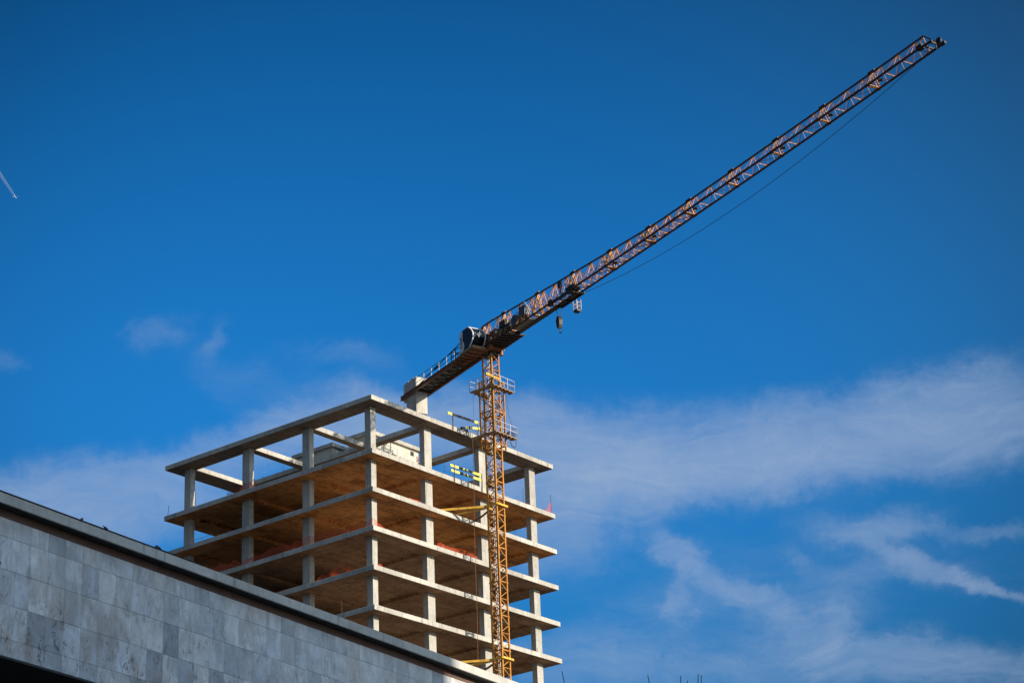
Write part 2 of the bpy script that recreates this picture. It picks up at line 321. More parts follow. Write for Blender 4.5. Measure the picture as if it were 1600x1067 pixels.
MLet2 = simple('pale_lettering', (0.26, 0.29, 0.33), 0.6, 0, 0.2)
MRope = simple('steel_rope', (0.03, 0.035, 0.05), 0.5, 0.2, 0.1)
MHemp = simple('brown_rope', (0.20, 0.09, 0.05), 0.9, 0, 0.1)
MYel = simple('barrier_yellow', (0.72, 0.66, 0.12), 0.6, 0, 0.15)
MBlk = simple('barrier_black', (0.02, 0.022, 0.03), 0.6, 0, 0.3)
MRod = simple('rusty_rebar', (0.09, 0.055, 0.045), 0.9, 0, 0.3)
MTie = paint('tie_beam_yellow', (0.62, 0.36, 0.05), amount=0.25)
MNet = net_mat(); MTrail = trail_mat()
MMarb = marble_mat()
MRust = concrete('rust_stained_plaster', (0.135, 0.083, 0.068), dirt=(0.05, 0.035, 0.03), streak=0.8, seed=3)
MJoint = simple('dark_joint', (0.24, 0.23, 0.22), 0.95, 0, 0.3)
MSoff = simple('dark_soffit', (0.03, 0.032, 0.034), 0.95, 0, 0.4)  # near-black colour for the underside of the roof overhang
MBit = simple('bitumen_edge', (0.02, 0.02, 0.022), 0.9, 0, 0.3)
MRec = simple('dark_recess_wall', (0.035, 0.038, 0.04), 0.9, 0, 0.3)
MTarp = simple('black_plastic_sheet', (0.012, 0.014, 0.02), 0.35, 0, 0.3)
MBTarp = simple('blue_tool_bag', (0.02, 0.045, 0.12), 0.6, 0, 0.3)
MBird = simple('dark_feathers', (0.035, 0.035, 0.04), 0.8, 0, 0.3)
MBark = simple('grey_brown_bark', (0.07, 0.055, 0.045), 0.9, 0, 0.3)
MGround = simple('city_ground', (0.065, 0.062, 0.056), 0.95, 0, 0.3, 0.2)
MBlock = concrete('plastered_block', (0.34, 0.31, 0.27), seed=41)
MPlane = simple('aircraft_white', (0.8, 0.8, 0.8), 0.4, 0, 0.05)
MRedP = simple('rust_red_frame', (0.30, 0.10, 0.04), 0.8, 0, 0.3)

# ------------------------------------------------------------------ mesh helpers
col = sc.collection
def setp(o, label=None, cat=None, group=None, kind=None):
    if label: o['label'] = label
    if cat: o['category'] = cat
    if group: o['group'] = group
    if kind: o['kind'] = kind
    return o
class MB:
    """collects solids, then links them as one mesh object"""
    def __init__(s, xf=None, dz=ZO): s.v = []; s.f = []; s.m = []; s.xf = xf; s.dz = dz
    def pts(s, P): 
        b = len(s.v)
        for p in P:
            p = Vector(p)
            if s.xf: p = s.xf @ p
            s.v.append((p.x, p.y, p.z + s.dz))
        return b
    def box(s, x0, x1, y0, y1, z0, z1, m=0, ms=None):
        b = s.pts([(x0, y0, z0), (x1, y0, z0), (x1, y1, z0), (x0, y1, z0), (x0, y0, z1), (x1, y0, z1), (x1, y1, z1), (x0, y1, z1)])
        F = [(3, 2, 1, 0), (4, 5, 6, 7), (0, 1, 5, 4), (1, 2, 6, 5), (2, 3, 7, 6), (3, 0, 4, 7)]
        for i, q in enumerate(F):
            s.f.append(tuple(b + k for k in q)); s.m.append(ms[i] if ms else m)
        return s
    def bar(s, p, q, t, t2=None, m=0, up=(0, 0, 1)):
        p = Vector(p); q = Vector(q); d = q - p
        if d.length < 1e-6: return s
        d.normalize(); up = Vector(up)
        if abs(d.dot(up)) > 0.98: up = Vector((1, 0, 0))
        a = d.cross(up).normalized(); c = a.cross(d); t2 = t2 or t
        P = []
        for e in (p, q):
            for sa, sc_ in ((-1, -1), (1, -1), (1, 1), (-1, 1)): P.append(e + a * sa * t / 2 + c * sc_ * t2 / 2)
        b = s.pts(P)
        for qd in ((3, 2, 1, 0), (4, 5, 6, 7), (0, 1, 5, 4), (1, 2, 6, 5), (2, 3, 7, 6), (3, 0, 4, 7)):
            s.f.append(tuple(b + k for k in qd)); s.m.append(m)
        return s
    def tube(s, path, r, n=6, m=0, r1=None):
        path = [Vector(p) for p in path]; b = None; N = len(path)
        for i, p in enumerate(path):
            d = (path[min(i + 1, N - 1)] - path[max(i - 1, 0)]).normalized()
            up = Vector((0, 0, 1)) if abs(d.z) < 0.95 else Vector((1, 0, 0))
            a = d.cross(up).normalized(); c = a.cross(d)
            rr = r if r1 is None else r + (r1 - r) * i / (N - 1)
            k = s.pts([p + a * math.cos(2 * math.pi * j / n) * rr + c * math.sin(2 * math.pi * j / n) * rr for j in range(n)])
            if b is not None:
                for j in range(n):
                    s.f.append((b + j, b + (j + 1) % n, k + (j + 1) % n, k + j)); s.m.append(m)
            else: s.f.append(tuple(k + j for j in reversed(range(n)))); s.m.append(m)
            b = k
        s.f.append(tuple(b + j for j in range(n))); s.m.append(m)
        return s
    def prism(s, prof, y0, y1, m=0, axis='y'):
        """extrude a closed 2-D outline (x,z) from y0 to y1"""
        n = len(prof)
        b = s.pts([(p[0], y0, p[1]) for p in prof] + [(p[0], y1, p[1]) for p in prof])
        s.f.append(tuple(b + i for i in range(n))); s.f.append(tuple(b + n + i for i in reversed(range(n)))); s.m += [m, m]
        for i in range(n):
            j = (i + 1) % n; s.f.append((b + i, b + n + i, b + n + j, b + j)); s.m.append(m)
        return s
    def mesh(s, name, mats):
        me = bpy.data.meshes.new(name); me.from_pydata(s.v, [], s.f)
        mats = mats if isinstance(mats, (list, tuple)) else [mats]
        for mt in mats: me.materials.append(mt)
        me.polygons.foreach_set('material_index', s.m)
        bm = bmesh.new(); bm.from_mesh(me); bmesh.ops.recalc_face_normals(bm, faces=bm.faces); bm.to_mesh(me); bm.free()
        me.update(); return me
    def build(s, name, mats, parent=None, smooth=False):
        o = bpy.data.objects.new(name, s.mesh(name, mats)); col.objects.link(o)
        if parent: o.parent = parent
        if smooth:
            for p in o.data.polygons: p.use_smooth = True
        return o
    def place(s, name, mats, frame=None, parent=None):
        """link in world space with the origin at the middle of its own base"""
        V = [Vector(v) for v in s.v]
        if frame: V = [frame @ v for v in V]
        lo = Vector((min(v.x for v in V), min(v.y for v in V), min(v.z for v in V))); hi = Vector((max(v.x for v in V), max(v.y for v in V), max(v.z for v in V)))
        c = Vector(((lo.x + hi.x) / 2, (lo.y + hi.y) / 2, lo.z)); s.v = [tuple(v - c) for v in V]
        o = s.build(name, mats, parent); o.location = c; return o
def empty(name, loc=(0, 0, 0), rz=0):
    o = bpy.data.objects.new(name, None); col.objects.link(o); o.location = loc; o.rotation_euler = (0, 0, rz)
    o.empty_display_size = 0.3; return o
def copy_tree(o, parent=None):
    c = o.copy(); col.objects.link(c)
    if parent: c.parent = parent
    for ch in list(o.children): copy_tree(ch, c)
    return c
def bevel(o, w_=0.02, seg=1):
    md = o.modifiers.new('bevel', 'BEVEL'); md.width = w_; md.segments = seg; md.limit_method = 'ANGLE'

# ------------------------------------------------------------------ the ground
g = MB(dz=0); g.box(-9000, 9000, -9000, 9000, -0.5, 0)
setp(g.build('ground', MGround), kind='structure')

# ------------------------------------------------------------------ the unfinished tower
tower = empty('concrete_frame_tower', (CORNER.x, CORNER.y, 0), TROT)
setp(tower, 'unfinished grey concrete frame tower with open floors, bare columns and orange-brown soffits', 'building')
A_, B_ = 26.327, 26.792
Z1, ZR, HH, TH = 72.4546, 77.5424, 3.6, 0.46
SB = [0, 2.05, 8.65, 8.95, 9.6, 16.5, 17.42, 24.15, A_]
TB = [0, 2.05, 8.90, 8.95, 9.72, 16.62, 17.5, 24.55, B_]
def slab_mesh(kindf, name, dshallow=0.15, msf=None):
    """cellwise slab: 2 = full depth, 1 = thin, 0 = open"""
    me = bpy.data.meshes.new(name); bm = bmesh.new()
    ns, nt = len(SB) - 1, len(TB) - 1
    K = [[kindf((SB[i] + SB[i + 1]) / 2, (TB[j] + TB[j + 1]) / 2) for j in range(nt)] for i in range(ns)]
    depth = {0: None, 1: -dshallow, 2: -TH}
    def k(i, j): return K[i][j] if 0 <= i < ns and 0 <= j < nt else 0
    cache = {}
    def V(x, y, z):
        q = (round(x, 3), round(y, 3), round(z, 3))
        if q not in cache: cache[q] = bm.verts.new(q)
        return cache[q]
    def face(P, m):
        try:
            fc = bm.faces.new([V(*p) for p in P]); fc.material_index = m
        except ValueError: pass
    for i in range(ns):
        for j in range(nt):
            c = K[i][j]
            if not c: continue
            x0, x1, y0, y1 = SB[i], SB[i + 1], TB[j], TB[j + 1]; zb = depth[c]
            face([(x0, y0, 0), (x1, y0, 0), (x1, y1, 0), (x0, y1, 0)], 0)
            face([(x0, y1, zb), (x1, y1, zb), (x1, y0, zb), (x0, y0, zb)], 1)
            for (di, dj, a, b_) in ((-1, 0, (x0, y1), (x0, y0)), (1, 0, (x1, y0), (x1, y1)), (0, -1, (x0, y0), (x1, y0)), (0, 1, (x1, y1), (x0, y1))):
                o = k(i + di, j + dj)
                if o == 0: top, mt = 0, 0
                elif depth[o] > zb: top, mt = depth[o], 1
                else: continue
                face([(a[0], a[1], zb), (b_[0], b_[1], zb), (b_[0], b_[1], top), (a[0], a[1], top)], mt)
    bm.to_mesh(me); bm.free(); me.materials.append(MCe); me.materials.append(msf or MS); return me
def ribs(s, t): return s < 2.05 or s > 24.15 or t < 2.05 or t > 24.55 or 8.65 < s < 9.6 or 16.5 < s < 17.42 or 8.9 < t < 9.72 or 16.62 < t < 17.5
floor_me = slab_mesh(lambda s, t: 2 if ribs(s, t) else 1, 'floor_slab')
def roofk(s, t):
    if s < 2.05 or s > 24.15 or t < 2.05 or t > 24.55: return 2
    if 8.95 < s < 17.42 and t > 8.95: return 2
    if s < 8.95 and (8.9 < t < 9.72 or 16.62 < t < 17.5): return 2
    if t < 8.95 and (8.65 < s < 9.6 or 16.5 < s < 17.42): return 2
    return 0
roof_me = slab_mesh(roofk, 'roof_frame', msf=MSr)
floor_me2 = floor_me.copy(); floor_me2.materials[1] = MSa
NF = 8
zk = [Z1 - HH * k for k in range(NF + 1)]
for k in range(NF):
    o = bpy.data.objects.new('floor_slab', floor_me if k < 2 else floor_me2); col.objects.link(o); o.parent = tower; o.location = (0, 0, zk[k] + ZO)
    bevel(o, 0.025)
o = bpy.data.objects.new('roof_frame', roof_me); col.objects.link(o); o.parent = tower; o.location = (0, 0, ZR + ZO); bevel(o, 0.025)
# columns: (s0,s1,t0,t1)
SS = [(1.25, 1.92), (8.60, 9.58), (16.47, 17.42), (24.08, 24.98)]
TT = [(1.28, 1.98), (8.88, 9.76), (16.62, 17.54), (24.55, 25.36)]
plans = []
for i in range(4):
    for j in range(4):
        s0, s1 = SS[i]; t0, t1 = TT[j]
        if j == 0 or j == 3: t0, t1 = (t0, t0 + (0.70 if i == 0 else 0.58)) if j == 0 else (t0, t1)
        if i == 0 and j > 0: s1 = s0 + 0.60
        if i in (1, 2) and j in (1, 2): continue
        plans.append((s0, s1, t0, t1))
def column_mesh(pl, h):
    s0, s1, t0, t1 = pl; m = MB(dz=0); g_ = 0.012; jz = h * random.uniform(.50, .56); cs, ct = (s0 + s1) / 2, (t0 + t1) / 2
    m.box(s0 - cs, s1 - cs, t0 - ct, t1 - ct, 0, jz - .015); m.box(s0 - cs + g_, s1 - cs - g_, t0 - ct + g_, t1 - ct - g_, jz - .015, jz + .015)
    m.box(s0 - cs, s1 - cs, t0 - ct, t1 - ct, jz + .015, h)
    return m.mesh('column', MC), (cs, ct)
for pl in plans:
    me, (cs, ct) = column_mesh(pl, HH - TH)
    for k in range(NF):
        if k >= 6 and pl[0] > 5 and pl[2] > 5: continue
        o = bpy.data.objects.new('column', me); col.objects.link(o); o.parent = tower; o.location = (cs, ct, zk[k + 1] + ZO)
    me, _ = column_mesh(pl, ZR - TH - Z1)
    o = bpy.data.objects.new('column', me); col.objects.link(o); o.parent = tower; o.location = (cs, ct, Z1 + ZO)
# storeys hidden behind the marble building, down to the ground
lo = MB()
z = zk[NF]
while z > 1:
    lo.box(0, A_, 0, B_, z - TH, z)
    for pl in plans: lo.box(pl[0], pl[1], pl[2], pl[3], max(z - HH, -ZO), z - TH)
    z -= HH
lo.build('lower_storeys', MC, tower)['kind'] = 'stuff'
core = MB()
for (x0, x1, y0, y1) in ((7.2, 7.45, 14.0, 24.0), (9.9, 10.15, 10.0, 24.0), (16.3, 16.55, 10.0, 24.0), (10.15, 16.3, 10.0, 10.25), (10.15, 16.3, 23.75, 24.0)):  # first wall stands outside the core, added to darken the left bays
    for k in range(-1, NF):
        ztop = (ZR if k < 0 else zk[k]) - TH; zb = Z1 if k < 0 else zk[k + 1]
        if not (k < 0 and x0 < 8): core.box(x0, x1, y0, y1, zb, ztop)
core.build('core_and_screen_wall', MC, tower)
# rooftop rooms on the inner roof
room = MB(); room.box(10.02, 16.95, 9.25, 12.1, ZR, 78.80); room = room.build('rooftop_room', MCp, tower)
MB().box(9.68, 17.3, 8.92, 12.4, 78.80, 79.16).build('roof_slab', MCe, room)
wn_ = MB(); wn_.box(15.78, 16.26, 9.225, 9.245, 78.18, 78.62); wn_.build('window_opening', MBlk, room)
fr = MB()
for q in ((16.66, 17.25, 9.20, 9.235, 77.64, 77.70), (16.66, 17.25, 9.20, 9.235, 78.22, 78.28), (16.66, 16.71, 9.20, 9.235, 77.70, 78.22)): fr.box(*q)
fr.bar((16.72, 9.22, 77.72), (16.9, 9.22, 78.2), .04); fr.bar((16.9, 9.22, 78.0), (16.92, 9.22, 77.8), .05)
fr.build('rusty_wall_frame', MRedP, room)
MB().tube([(15.22, 9.5, 79.16), (15.22, 9.5, 79.55)], 0.07, 8).build('vent_pipe', MD, room)
room2 = MB(); room2.box(10.02, 16.95, 14.15, 19.0, ZR, 78.80); room2 = room2.build('rooftop_room', MCp, tower)
MB().box(9.68, 17.3, 13.85, 19.28, 78.80, 79.16).build('roof_slab', MCe, room2)
vb = MB()
for k in range(3): vb.box(10.5 + .55 * k, 10.8 + .55 * k, 14.12, 14.14, 78.15, 78.6)  # white plates painted in for sunlit patches of the room wall
vb.build('sunlit_patch', MWhite, room2)
# reinforcing bars cast in the slab edges
for (s, t, z, h, ds, dt) in ((.3, 26.62, Z1, 1.1, .0, -.15), (.5, 23.05, Z1, 1.7, 0, 0), (.5, 11.44, Z1, 1.35, 0, 0), (10.5, .5, Z1, 1.35, 0, 0), (22.05, .5, Z1, 1.7, 0, 0),
                             (.4, 4.24, zk[4], 1.25, 0, 0), (14.0, .4, zk[2], .6, 0, 0), (20.6, .5, zk[1], .7, 0, 0), (20.8, .5, zk[3], .8, 0, 0), (23.2, .5, zk[4], .6, 0, 0), (.4, 13.9, Z1, .9, 0, .05), (4.0, .5, zk[3], .4, 0, 0)):
    m = MB(dz=0); m.tube([(0, 0, -.1), (ds, dt, h)], 0.022, 5); o = m.build('starter_bar', MRod, tower); o.location = (s, t, z + ZO)

# ------------------------------------------------------------------ things on the tower
def net(name, pts, label, seed, sag=0.25, thick=0.35):
    """loose safety mesh: pts = [(s,t,z_base,height)] along its run, crumpled"""
    rnd = random.Random(seed); m = MB(); rows = 5; P = []
    fine = []
    for a, b in zip(pts[:-1], pts[1:]):
        n = max(3, int(math.dist(a[:2], b[:2]) / 0.22))
        for i in range(n): fine.append([a[q] + (b[q] - a[q]) * i / n for q in range(4)])
    fine.append(list(pts[-1]))
    N = len(fine); w0_ = [rnd.uniform(-1, 1) for _ in range(N + 8)]; w1_ = [sum(w0_[i:i + 4]) / 2.4 for i in range(N + 4)]
    for i, (s, t, z, h) in enumerate(fine):
        hh = h * (1 + 0.22 * w1_[i] + 0.14 * math.sin(i * .9 + seed))
        for r in range(rows):
            f = r / (rows - 1); bulge = thick * math.sin(f * math.pi) * (0.5 + .5 * w1_[i + 1])
            P.append((s + (bulge + rnd.uniform(-.015, .015)), t + (bulge * .8 + rnd.uniform(-.015, .015)), z + hh * f))
    b = m.pts(P)
    for i in range(N - 1):
        for r in range(rows - 1):
            a = b + i * rows + r; m.f.append((a, a + rows, a + rows + 1, a + 1)); m.m.append(0)
    o = m.place(name, MNet, TF); setp(o, label, 'netting', 'orange safety netting on the slab edges'); return o
S2, S3, S4 = zk[1], zk[2], zk[3]
net('safety_netting', [(.25, 18.6, Z1, .35), (.25, 17.6, Z1, .5), (.25, 16.9, Z1, .45), (.25, 16.1, Z1, .85), (.25, 14.9, Z1, .75), (.25, 14.6, Z1, .3)], 'crumpled orange netting by a column on the left edge of the open top storey', 1)
net('safety_netting', [(.2, 20.5, S3, .75), (.2, 16, S3, .55), (.2, 12, S3, .7), (.2, 9, S3, .62), (.2, 6, S3, .85), (.2, 3, S3, .55), (.2, .8, S3, .7), (.2, .25, S3, .8)], 'long translucent orange netting running along the left slab edge to the near corner', 2, thick=.06)
net('safety_netting', [(.3, .2, S3, .75), (1.0, .2, S3, .45), (1.7, .2, S3, .1)], 'short wedge of orange netting just right of the near corner column', 3, thick=.1)
net('safety_netting', [(.5, 8.0, S4, .15), (.5, 7.0, S4, .45), (.5, 5.4, S4, .85), (.5, 4.0, S4, .7), (.5, 2.9, S4, .45)], 'heap of orange-red netting on the left slab edge beside the near corner column', 4)
net('safety_netting', [(.5, 13.6, S4, .25), (.5, 12.4, S4, .35), (.5, 10.0, S4, .2)], 'dim strip of orange netting just above the marble roof edge', 5)
net('safety_netting', [(.9, .35, S4, .25), (1.3, .35, S4, .4), (1.7, .35, S4, .15), (2.1, .35, S4, .1)], 'tiny tuft of orange netting, lowest one right of the near corner column', 6, thick=.1)
net('safety_netting', [(8.9, .3, S3, .4), (9.8, .3, S3, .7), (10.6, .3, S3, .42), (11.6, .3, S3, .62), (12.6, .3, S3, .5), (13.6, .3, S3, .6), (14.7, .3, S3, .25)], 'bright orange netting sagging along the sunlit slab edge left of the crane mast', 7)
net('safety_netting', [(5.1, .25, S2, .2), (6.0, .25, S2, .3), (6.8, .25, S2, .15)], 'thin orange scrap of netting on the sunlit slab edge, highest one left of the mast', 8, thick=.08)
net('safety_netting', [(20.5, .25, Z1, .12), (21.0, .25, Z1, .25), (21.3, .25, Z1, .1)], 'small orange scrap of netting between the crane mast and the far right column', 9, thick=.08)
net('safety_netting', [(24.9, .3, Z1, .15), (25.6, .3, Z1, .55), (26.05, .3, Z1, 1.2), (26.2, .3, Z1, .9)], 'red-orange netting bunched round a thin rod at the far right slab corner', 10, thick=.12)
m = MB(); m.tube([(26.1, .3, Z1 - .02), (26.1, .3, Z1 + 2.0)], .03, 5); setp(m.place('steel_rod', MRod, TF), 'thin upright rod holding the netting at the far right corner of the slab', 'rod')
m = MB(); m.tube([(.45, 23.3, S2 + .45), (.45, 20.4, S2 + .5)], .02, 5); m.tube([(.45, 23.2, S2), (.45, 23.2, S2 + .5)], .025, 5); m.tube([(.45, 22, S2), (.45, 22, S2 + .48)], .025, 5)
setp(m.place('guard_rail', simple('pale_red_rail', (.42, .22, .2), .7), TF), 'low pale red guard rail on the left slab edge beside the far left column', 'railing')
# striped barriers
def barrier(name, label, boards, posts):
    root = empty(name, TF @ Vector((posts[0][0], -.06, posts[0][1] + ZO)), TROT); setp(root, label, 'barrier', 'yellow and black barriers on the slab edges')
    def L(s, z): return (s - posts[0][0], 0, z - posts[0][1])
    for (s0, z0, s1, z1, bits) in boards:
        m = MB(dz=0)
        for (a, b, c) in bits:
            p0 = L(s0 + (s1 - s0) * a, z0 + (z1 - z0) * a); p1 = L(s0 + (s1 - s0) * b, z0 + (z1 - z0) * b)
            m.bar(p0, p1, .045, .24, m=c)
        m.build('board', [MYel, MBlk], root)
    for (s, z0, z1) in posts:
        m = MB(dz=0); p = L(s, z0); q = L(s, z1); m.bar((p[0], -.05, p[2]), (q[0], -.05, q[2]), .07); m.build('post', MD if z0 < 0 else MRod, root)
    return root
st1 = [(0, .27, 0), (.27, .40, 1), (.40, .46, 0), (.46, .52, 1), (.52, .58, 0), (.58, .72, 1), (.72, 1, 0)]
barrier('striped_barrier', 'two parallel yellow and black boards at the edge of the open top storey',
        [(10.65, 73.50, 15.1, 73.60, st1), (10.75, 73.02, 15.1, 73.12, st1)], [(11.15, Z1 - .5, Z1 + 1.25), (15.12, Z1 - .5, Z1 + 1.3)])
barrier('striped_barrier', 'single mostly black board with yellow ends standing above the roof edge',
        [(10.5, 78.62, 15.0, 78.80, [(0, .10, 0), (.10, .14, 0), (.14, .86, 1), (.86, 1, 0)])], [(11.15, ZR - .45, ZR + 1.15), (14.85, ZR - .45, ZR + 1.3)])
barrier('striped_barrier', 'low yellow board with one black stripe on the roof edge tight against the crane mast',
        [(13.1, 77.86, 15.6, 78.35, [(0, .12, 0), (.12, .38, 1), (.38, 1, 0)])], [(13.2, ZR - .1, ZR + .45), (15.5, ZR - .1, ZR + .9)])
m = MB(); m.box(12.7, 13.6, .1, .5, ZR, ZR + .2); m.box(12.8, 13.2, .12, .4, ZR + .2, ZR + .38)
setp(m.place('timber_stack', MBit, TF), 'dark stack of boards lying on the roof edge beside the crane mast', 'timber')
m = MB(); 
for i, (a, h) in enumerate(((10.3, .5), (11.6, .9), (12.7, 1.1))): m.prism([(a, ZR), (a + 1.2, ZR), (a + 1.1, ZR + h), (a + .3, ZR + h * .8)], 12.9 - .1 * i, 13.6 + .1 * i)
setp(m.place('plastic_sheeting', MTarp, TF), 'black plastic sheeting heaped between the two rooftop rooms', 'sheeting')
# hanging rope
rp = [(13.72, -.3, ZR - .1)] + [(13.72 - .3 * k / 10 + .05 * math.sin(k), -.3, ZR - .1 - 2.3 * k) for k in range(1, 11)]
setp(MB().tube(rp, .022, 5).place('hanging_rope', MHemp, TF), 'thin brown rope hanging down the sunlit face of the tower left of the crane mast', 'rope')

# ------------------------------------------------------------------ the tower crane
MX, MYc = -2.0884, 203.493
PSI = 2.5850077
DJ = Vector((math.sin(PSI), math.cos(PSI), 0)); NJ = Vector((-DJ.y, DJ.x, 0))
crane = empty('tower_crane', (MX, MYc, 0), math.atan2(DJ.y, DJ.x))
setp(crane, 'tall ochre lattice tower crane with a long flat-top jib reaching up to the right', 'crane')
HJ = 84.842
mrot = TROT - math.atan2(DJ.y, DJ.x)               # mast is square to the tower
MX_off = Vector((0.07, -0.03, 0))                  # tiny offset keeps the mast axis on its plumb line
SEC = 3.17
def mast_section():
    m = MB(dz=0); H = .515; nz = 4
    for (a, b, c, d) in ((-H, -H, H, -H), (H, -H, H, H), (H, H, -H, H), (-H, H, -H, -H)):
        m.bar((a, b, .03), (c, d, .03), .09, .11, m=1)
        m.bar((a, b, SEC * .5), (c, d, SEC * .5), .055, m=0)
        for k in range(nz):
            z0 = SEC * k / nz + .06; z1 = SEC * (k + 1) / nz
            p, q = ((a, b), (c, d)) if k % 2 == 0 else ((c, d), (a, b))
            m.bar((p[0], p[1], z0), (q[0], q[1], z1), .06, m=0)
    o = m.build('mast_section', [MY, MO], crane)
    for sx in (-1, 1):
        for sy in (-1, 1):
            l = MB(dz=0); l.bar((sx * H, sy * H, 0), (sx * H, sy * H, SEC), .135); l.box(sx * H - .1, sx * H + .1, sy * H - .1, sy * H + .1, -.07, .07)
            l.build('leg', MY, o)
    return o
base0 = 68.2
first = None
for k in range(-5, 5):
    o = mast_section() if first is None else copy_tree(first, crane)
    if first is None: first = o
    o.location = (0, 0, base0 + SEC * k + ZO); o.rotation_euler = (0, 0, mrot)
# mast below, hidden behind the marble building
m = MB(dz=0); zt = base0 - 5 * SEC + ZO - .08
for sx in (-1, 1):
    for sy in (-1, 1): m.bar((sx * .515, sy * .515, 0), (sx * .515, sy * .515, zt), .135)
z = 0.0; k = 0
while z < zt - .8:
    for (a, b, c, d) in ((-1, -1, 1, -1), (1, -1, 1, 1), (1, 1, -1, 1), (-1, 1, -1, -1)):
        p, q = ((a, b), (c, d)) if k % 2 == 0 else ((c, d), (a, b))
        m.bar((p[0] * .515, p[1] * .515, z), (q[0] * .515, q[1] * .515, z + .79), .06)
    z += .79; k += 1
o = m.build('lower_mast', MY, crane); o.rotation_euler = (0, 0, mrot); o['kind'] = 'stuff'
def mast_part(m, name, mats, parent=None):
    o = m.build(name, mats, crane); o.rotation_euler = (0, 0, mrot); return o
# ladder and rest platforms inside the mast
m = MB()
for dx in (-.17, .17): m.bar((-.28 + dx * .6, .02 + dx, 50), (-.28 + dx * .6, .02 + dx, 84), .05)
z = 50.0
while z < 84: m.bar((-.28 - .10, .02 - .17, z), (-.28 + .10, .02 + .17, z), .03, .04); z += .30
mast_part(m, 'ladder', MLad)
for k in range(-4, 5):
    z = base0 + SEC * k - .55
    m = MB(); m.box(-.47, .47, -.42, .1, z, z + .05); o = mast_part(m, 'rest_platform', MBlue)
    m = MB(); m.tube([(-.28 + .33 * math.cos(a), .02 + .33 * math.sin(a), z + 1.6) for a in [i * math.pi / 4 for i in range(9)]], .02, 4); mast_part(m, 'ladder_hoop', MLad)
# climbing frame round the upper mast
CF = .80
m = MB()
for (a, b, c, d) in ((-1, -1, 1, -1), (1, -1, 1, 1), (1, 1, -1, 1), (-1, 1, -1, -1)):
    a, b, c, d = [v * CF for v in (a, b, c, d)]
    for z0, z1, sg in ((75.0, 76.6, 0), (76.6, 78.2, 1), (78.2, 79.8, 0), (79.8, 81.3, 1)):
        p, q = ((a, b), (c, d)) if sg else ((c, d), (a, b))
        m.bar((p[0], p[1], z0), (q[0], q[1], z1), .07)
    for z0 in (75.0, 78.2, 81.3): m.bar((a, b, z0), (c, d, z0), .10)
cf = mast_part(m, 'climbing_frame', MY)
for sx in (-1, 1):
    for sy in (-1, 1): MB().bar((sx * CF, sy * CF, 74.6), (sx * CF, sy * CF, 81.4), .12).build('leg', MY, cf)
mast_part(MB().bar((-2.1, -1.05, 81.35), (.05, -1.05, 81.35), .16, .2), 'monorail_beam', MTie)
def work_platform(z, half, extra):
    m = MB(); h = half
    m.box(-h, h + extra, -h, -.88, z, z + .06); m.box(-h, h, .88, h, z, z + .06); m.box(-h, -.88, -.88, .88, z, z + .06)
    for x in [-h + .1 + .55 * i for i in range(int((2 * h + extra) / .55) + 1)]: m.bar((x, -h, z - .06), (x, -.88, z - .06), .06, .10)
    for x in [-h + .1 + .55 * i for i in range(int((2 * h) / .55) + 1)]: m.bar((x, .88, z - .06), (x, h, z - .06), .06, .10)
    d = mast_part(m, 'work_platform', MDeck)
    def rail(p, q, nm='handrail'):
        p = Vector(p); q = Vector(q); n = max(1, round((q - p).length / 1.1))
        for i in range(n + 1):
            c = p + (q - p) * i / n; MB().bar((c.x, c.y, z + .06), (c.x, c.y, z + 1.15), .05).build('rail_post', MW, d)
        r_ = MB(); 
        for hz in (.6, 1.12): r_.bar((p.x, p.y, z + hz), (q.x, q.y, z + hz), .035)
        r_.build('handrail', MW, d)
    rail((-h, -h, 0), (h + extra, -h, 0)); rail((h + extra, -h, 0), (h + extra, -.9, 0)); rail((-h, h, 0), (h, h, 0)); rail((-h, -h, 0), (-h, h, 0))
    return d
work_platform(80.35, 1.45, .15)
work_platform(75.75, 1.5, .25)
# tie frames between mast and tower  (mast axis is at s=12.85, t=-3.5 in tower metres)
for zt in (69.12, 54.75):
    m = MB()
    for (a, b, c, d) in ((-.75, -.75, .75, -.75), (.75, -.75, .75, .75), (.75, .75, -.75, .75), (-.75, .75, -.75, -.75)): m.bar((a, b, zt), (c, d, zt), .14, .18)
    tf = mast_part(m, 'tie_collar', MTie)
    MB().bar((-.75, .75, zt), (-4.2, 6.6, zt + .05), .17, .2).build('tie_beam', MTie, tf)
    MB().bar((-.35, .75, zt), (-.9, 4.6, zt), .15, .16).build('tie_beam', MTie, tf)
    MB().bar((.2, .75, zt), (1.9, 4.3, zt - .1), .12, .16).build('tie_beam', MGi, tf)
# slewing ring and turntable
m = MB(); m.tube([(0, 0, 83.95), (0, 0, 84.25)], .78, 20); m.build('slewing_ring', MD, crane)
m = MB(); m.box(-.95, 1.2, -.85, .85, 84.25, 84.75); m.box(-.7, .5, -.7, .7, 84.0, 84.3); m.box(.9, 1.6, -.95, -.6, 84.1, 84.9); m.tube([(1.0, .6, 83.8), (1.0, .6, 84.9)], .2, 10); m.tube([(-.5, .75, 83.9), (-.5, .75, 84.9)], .18, 10)
m.build('turntable', MGi, crane)

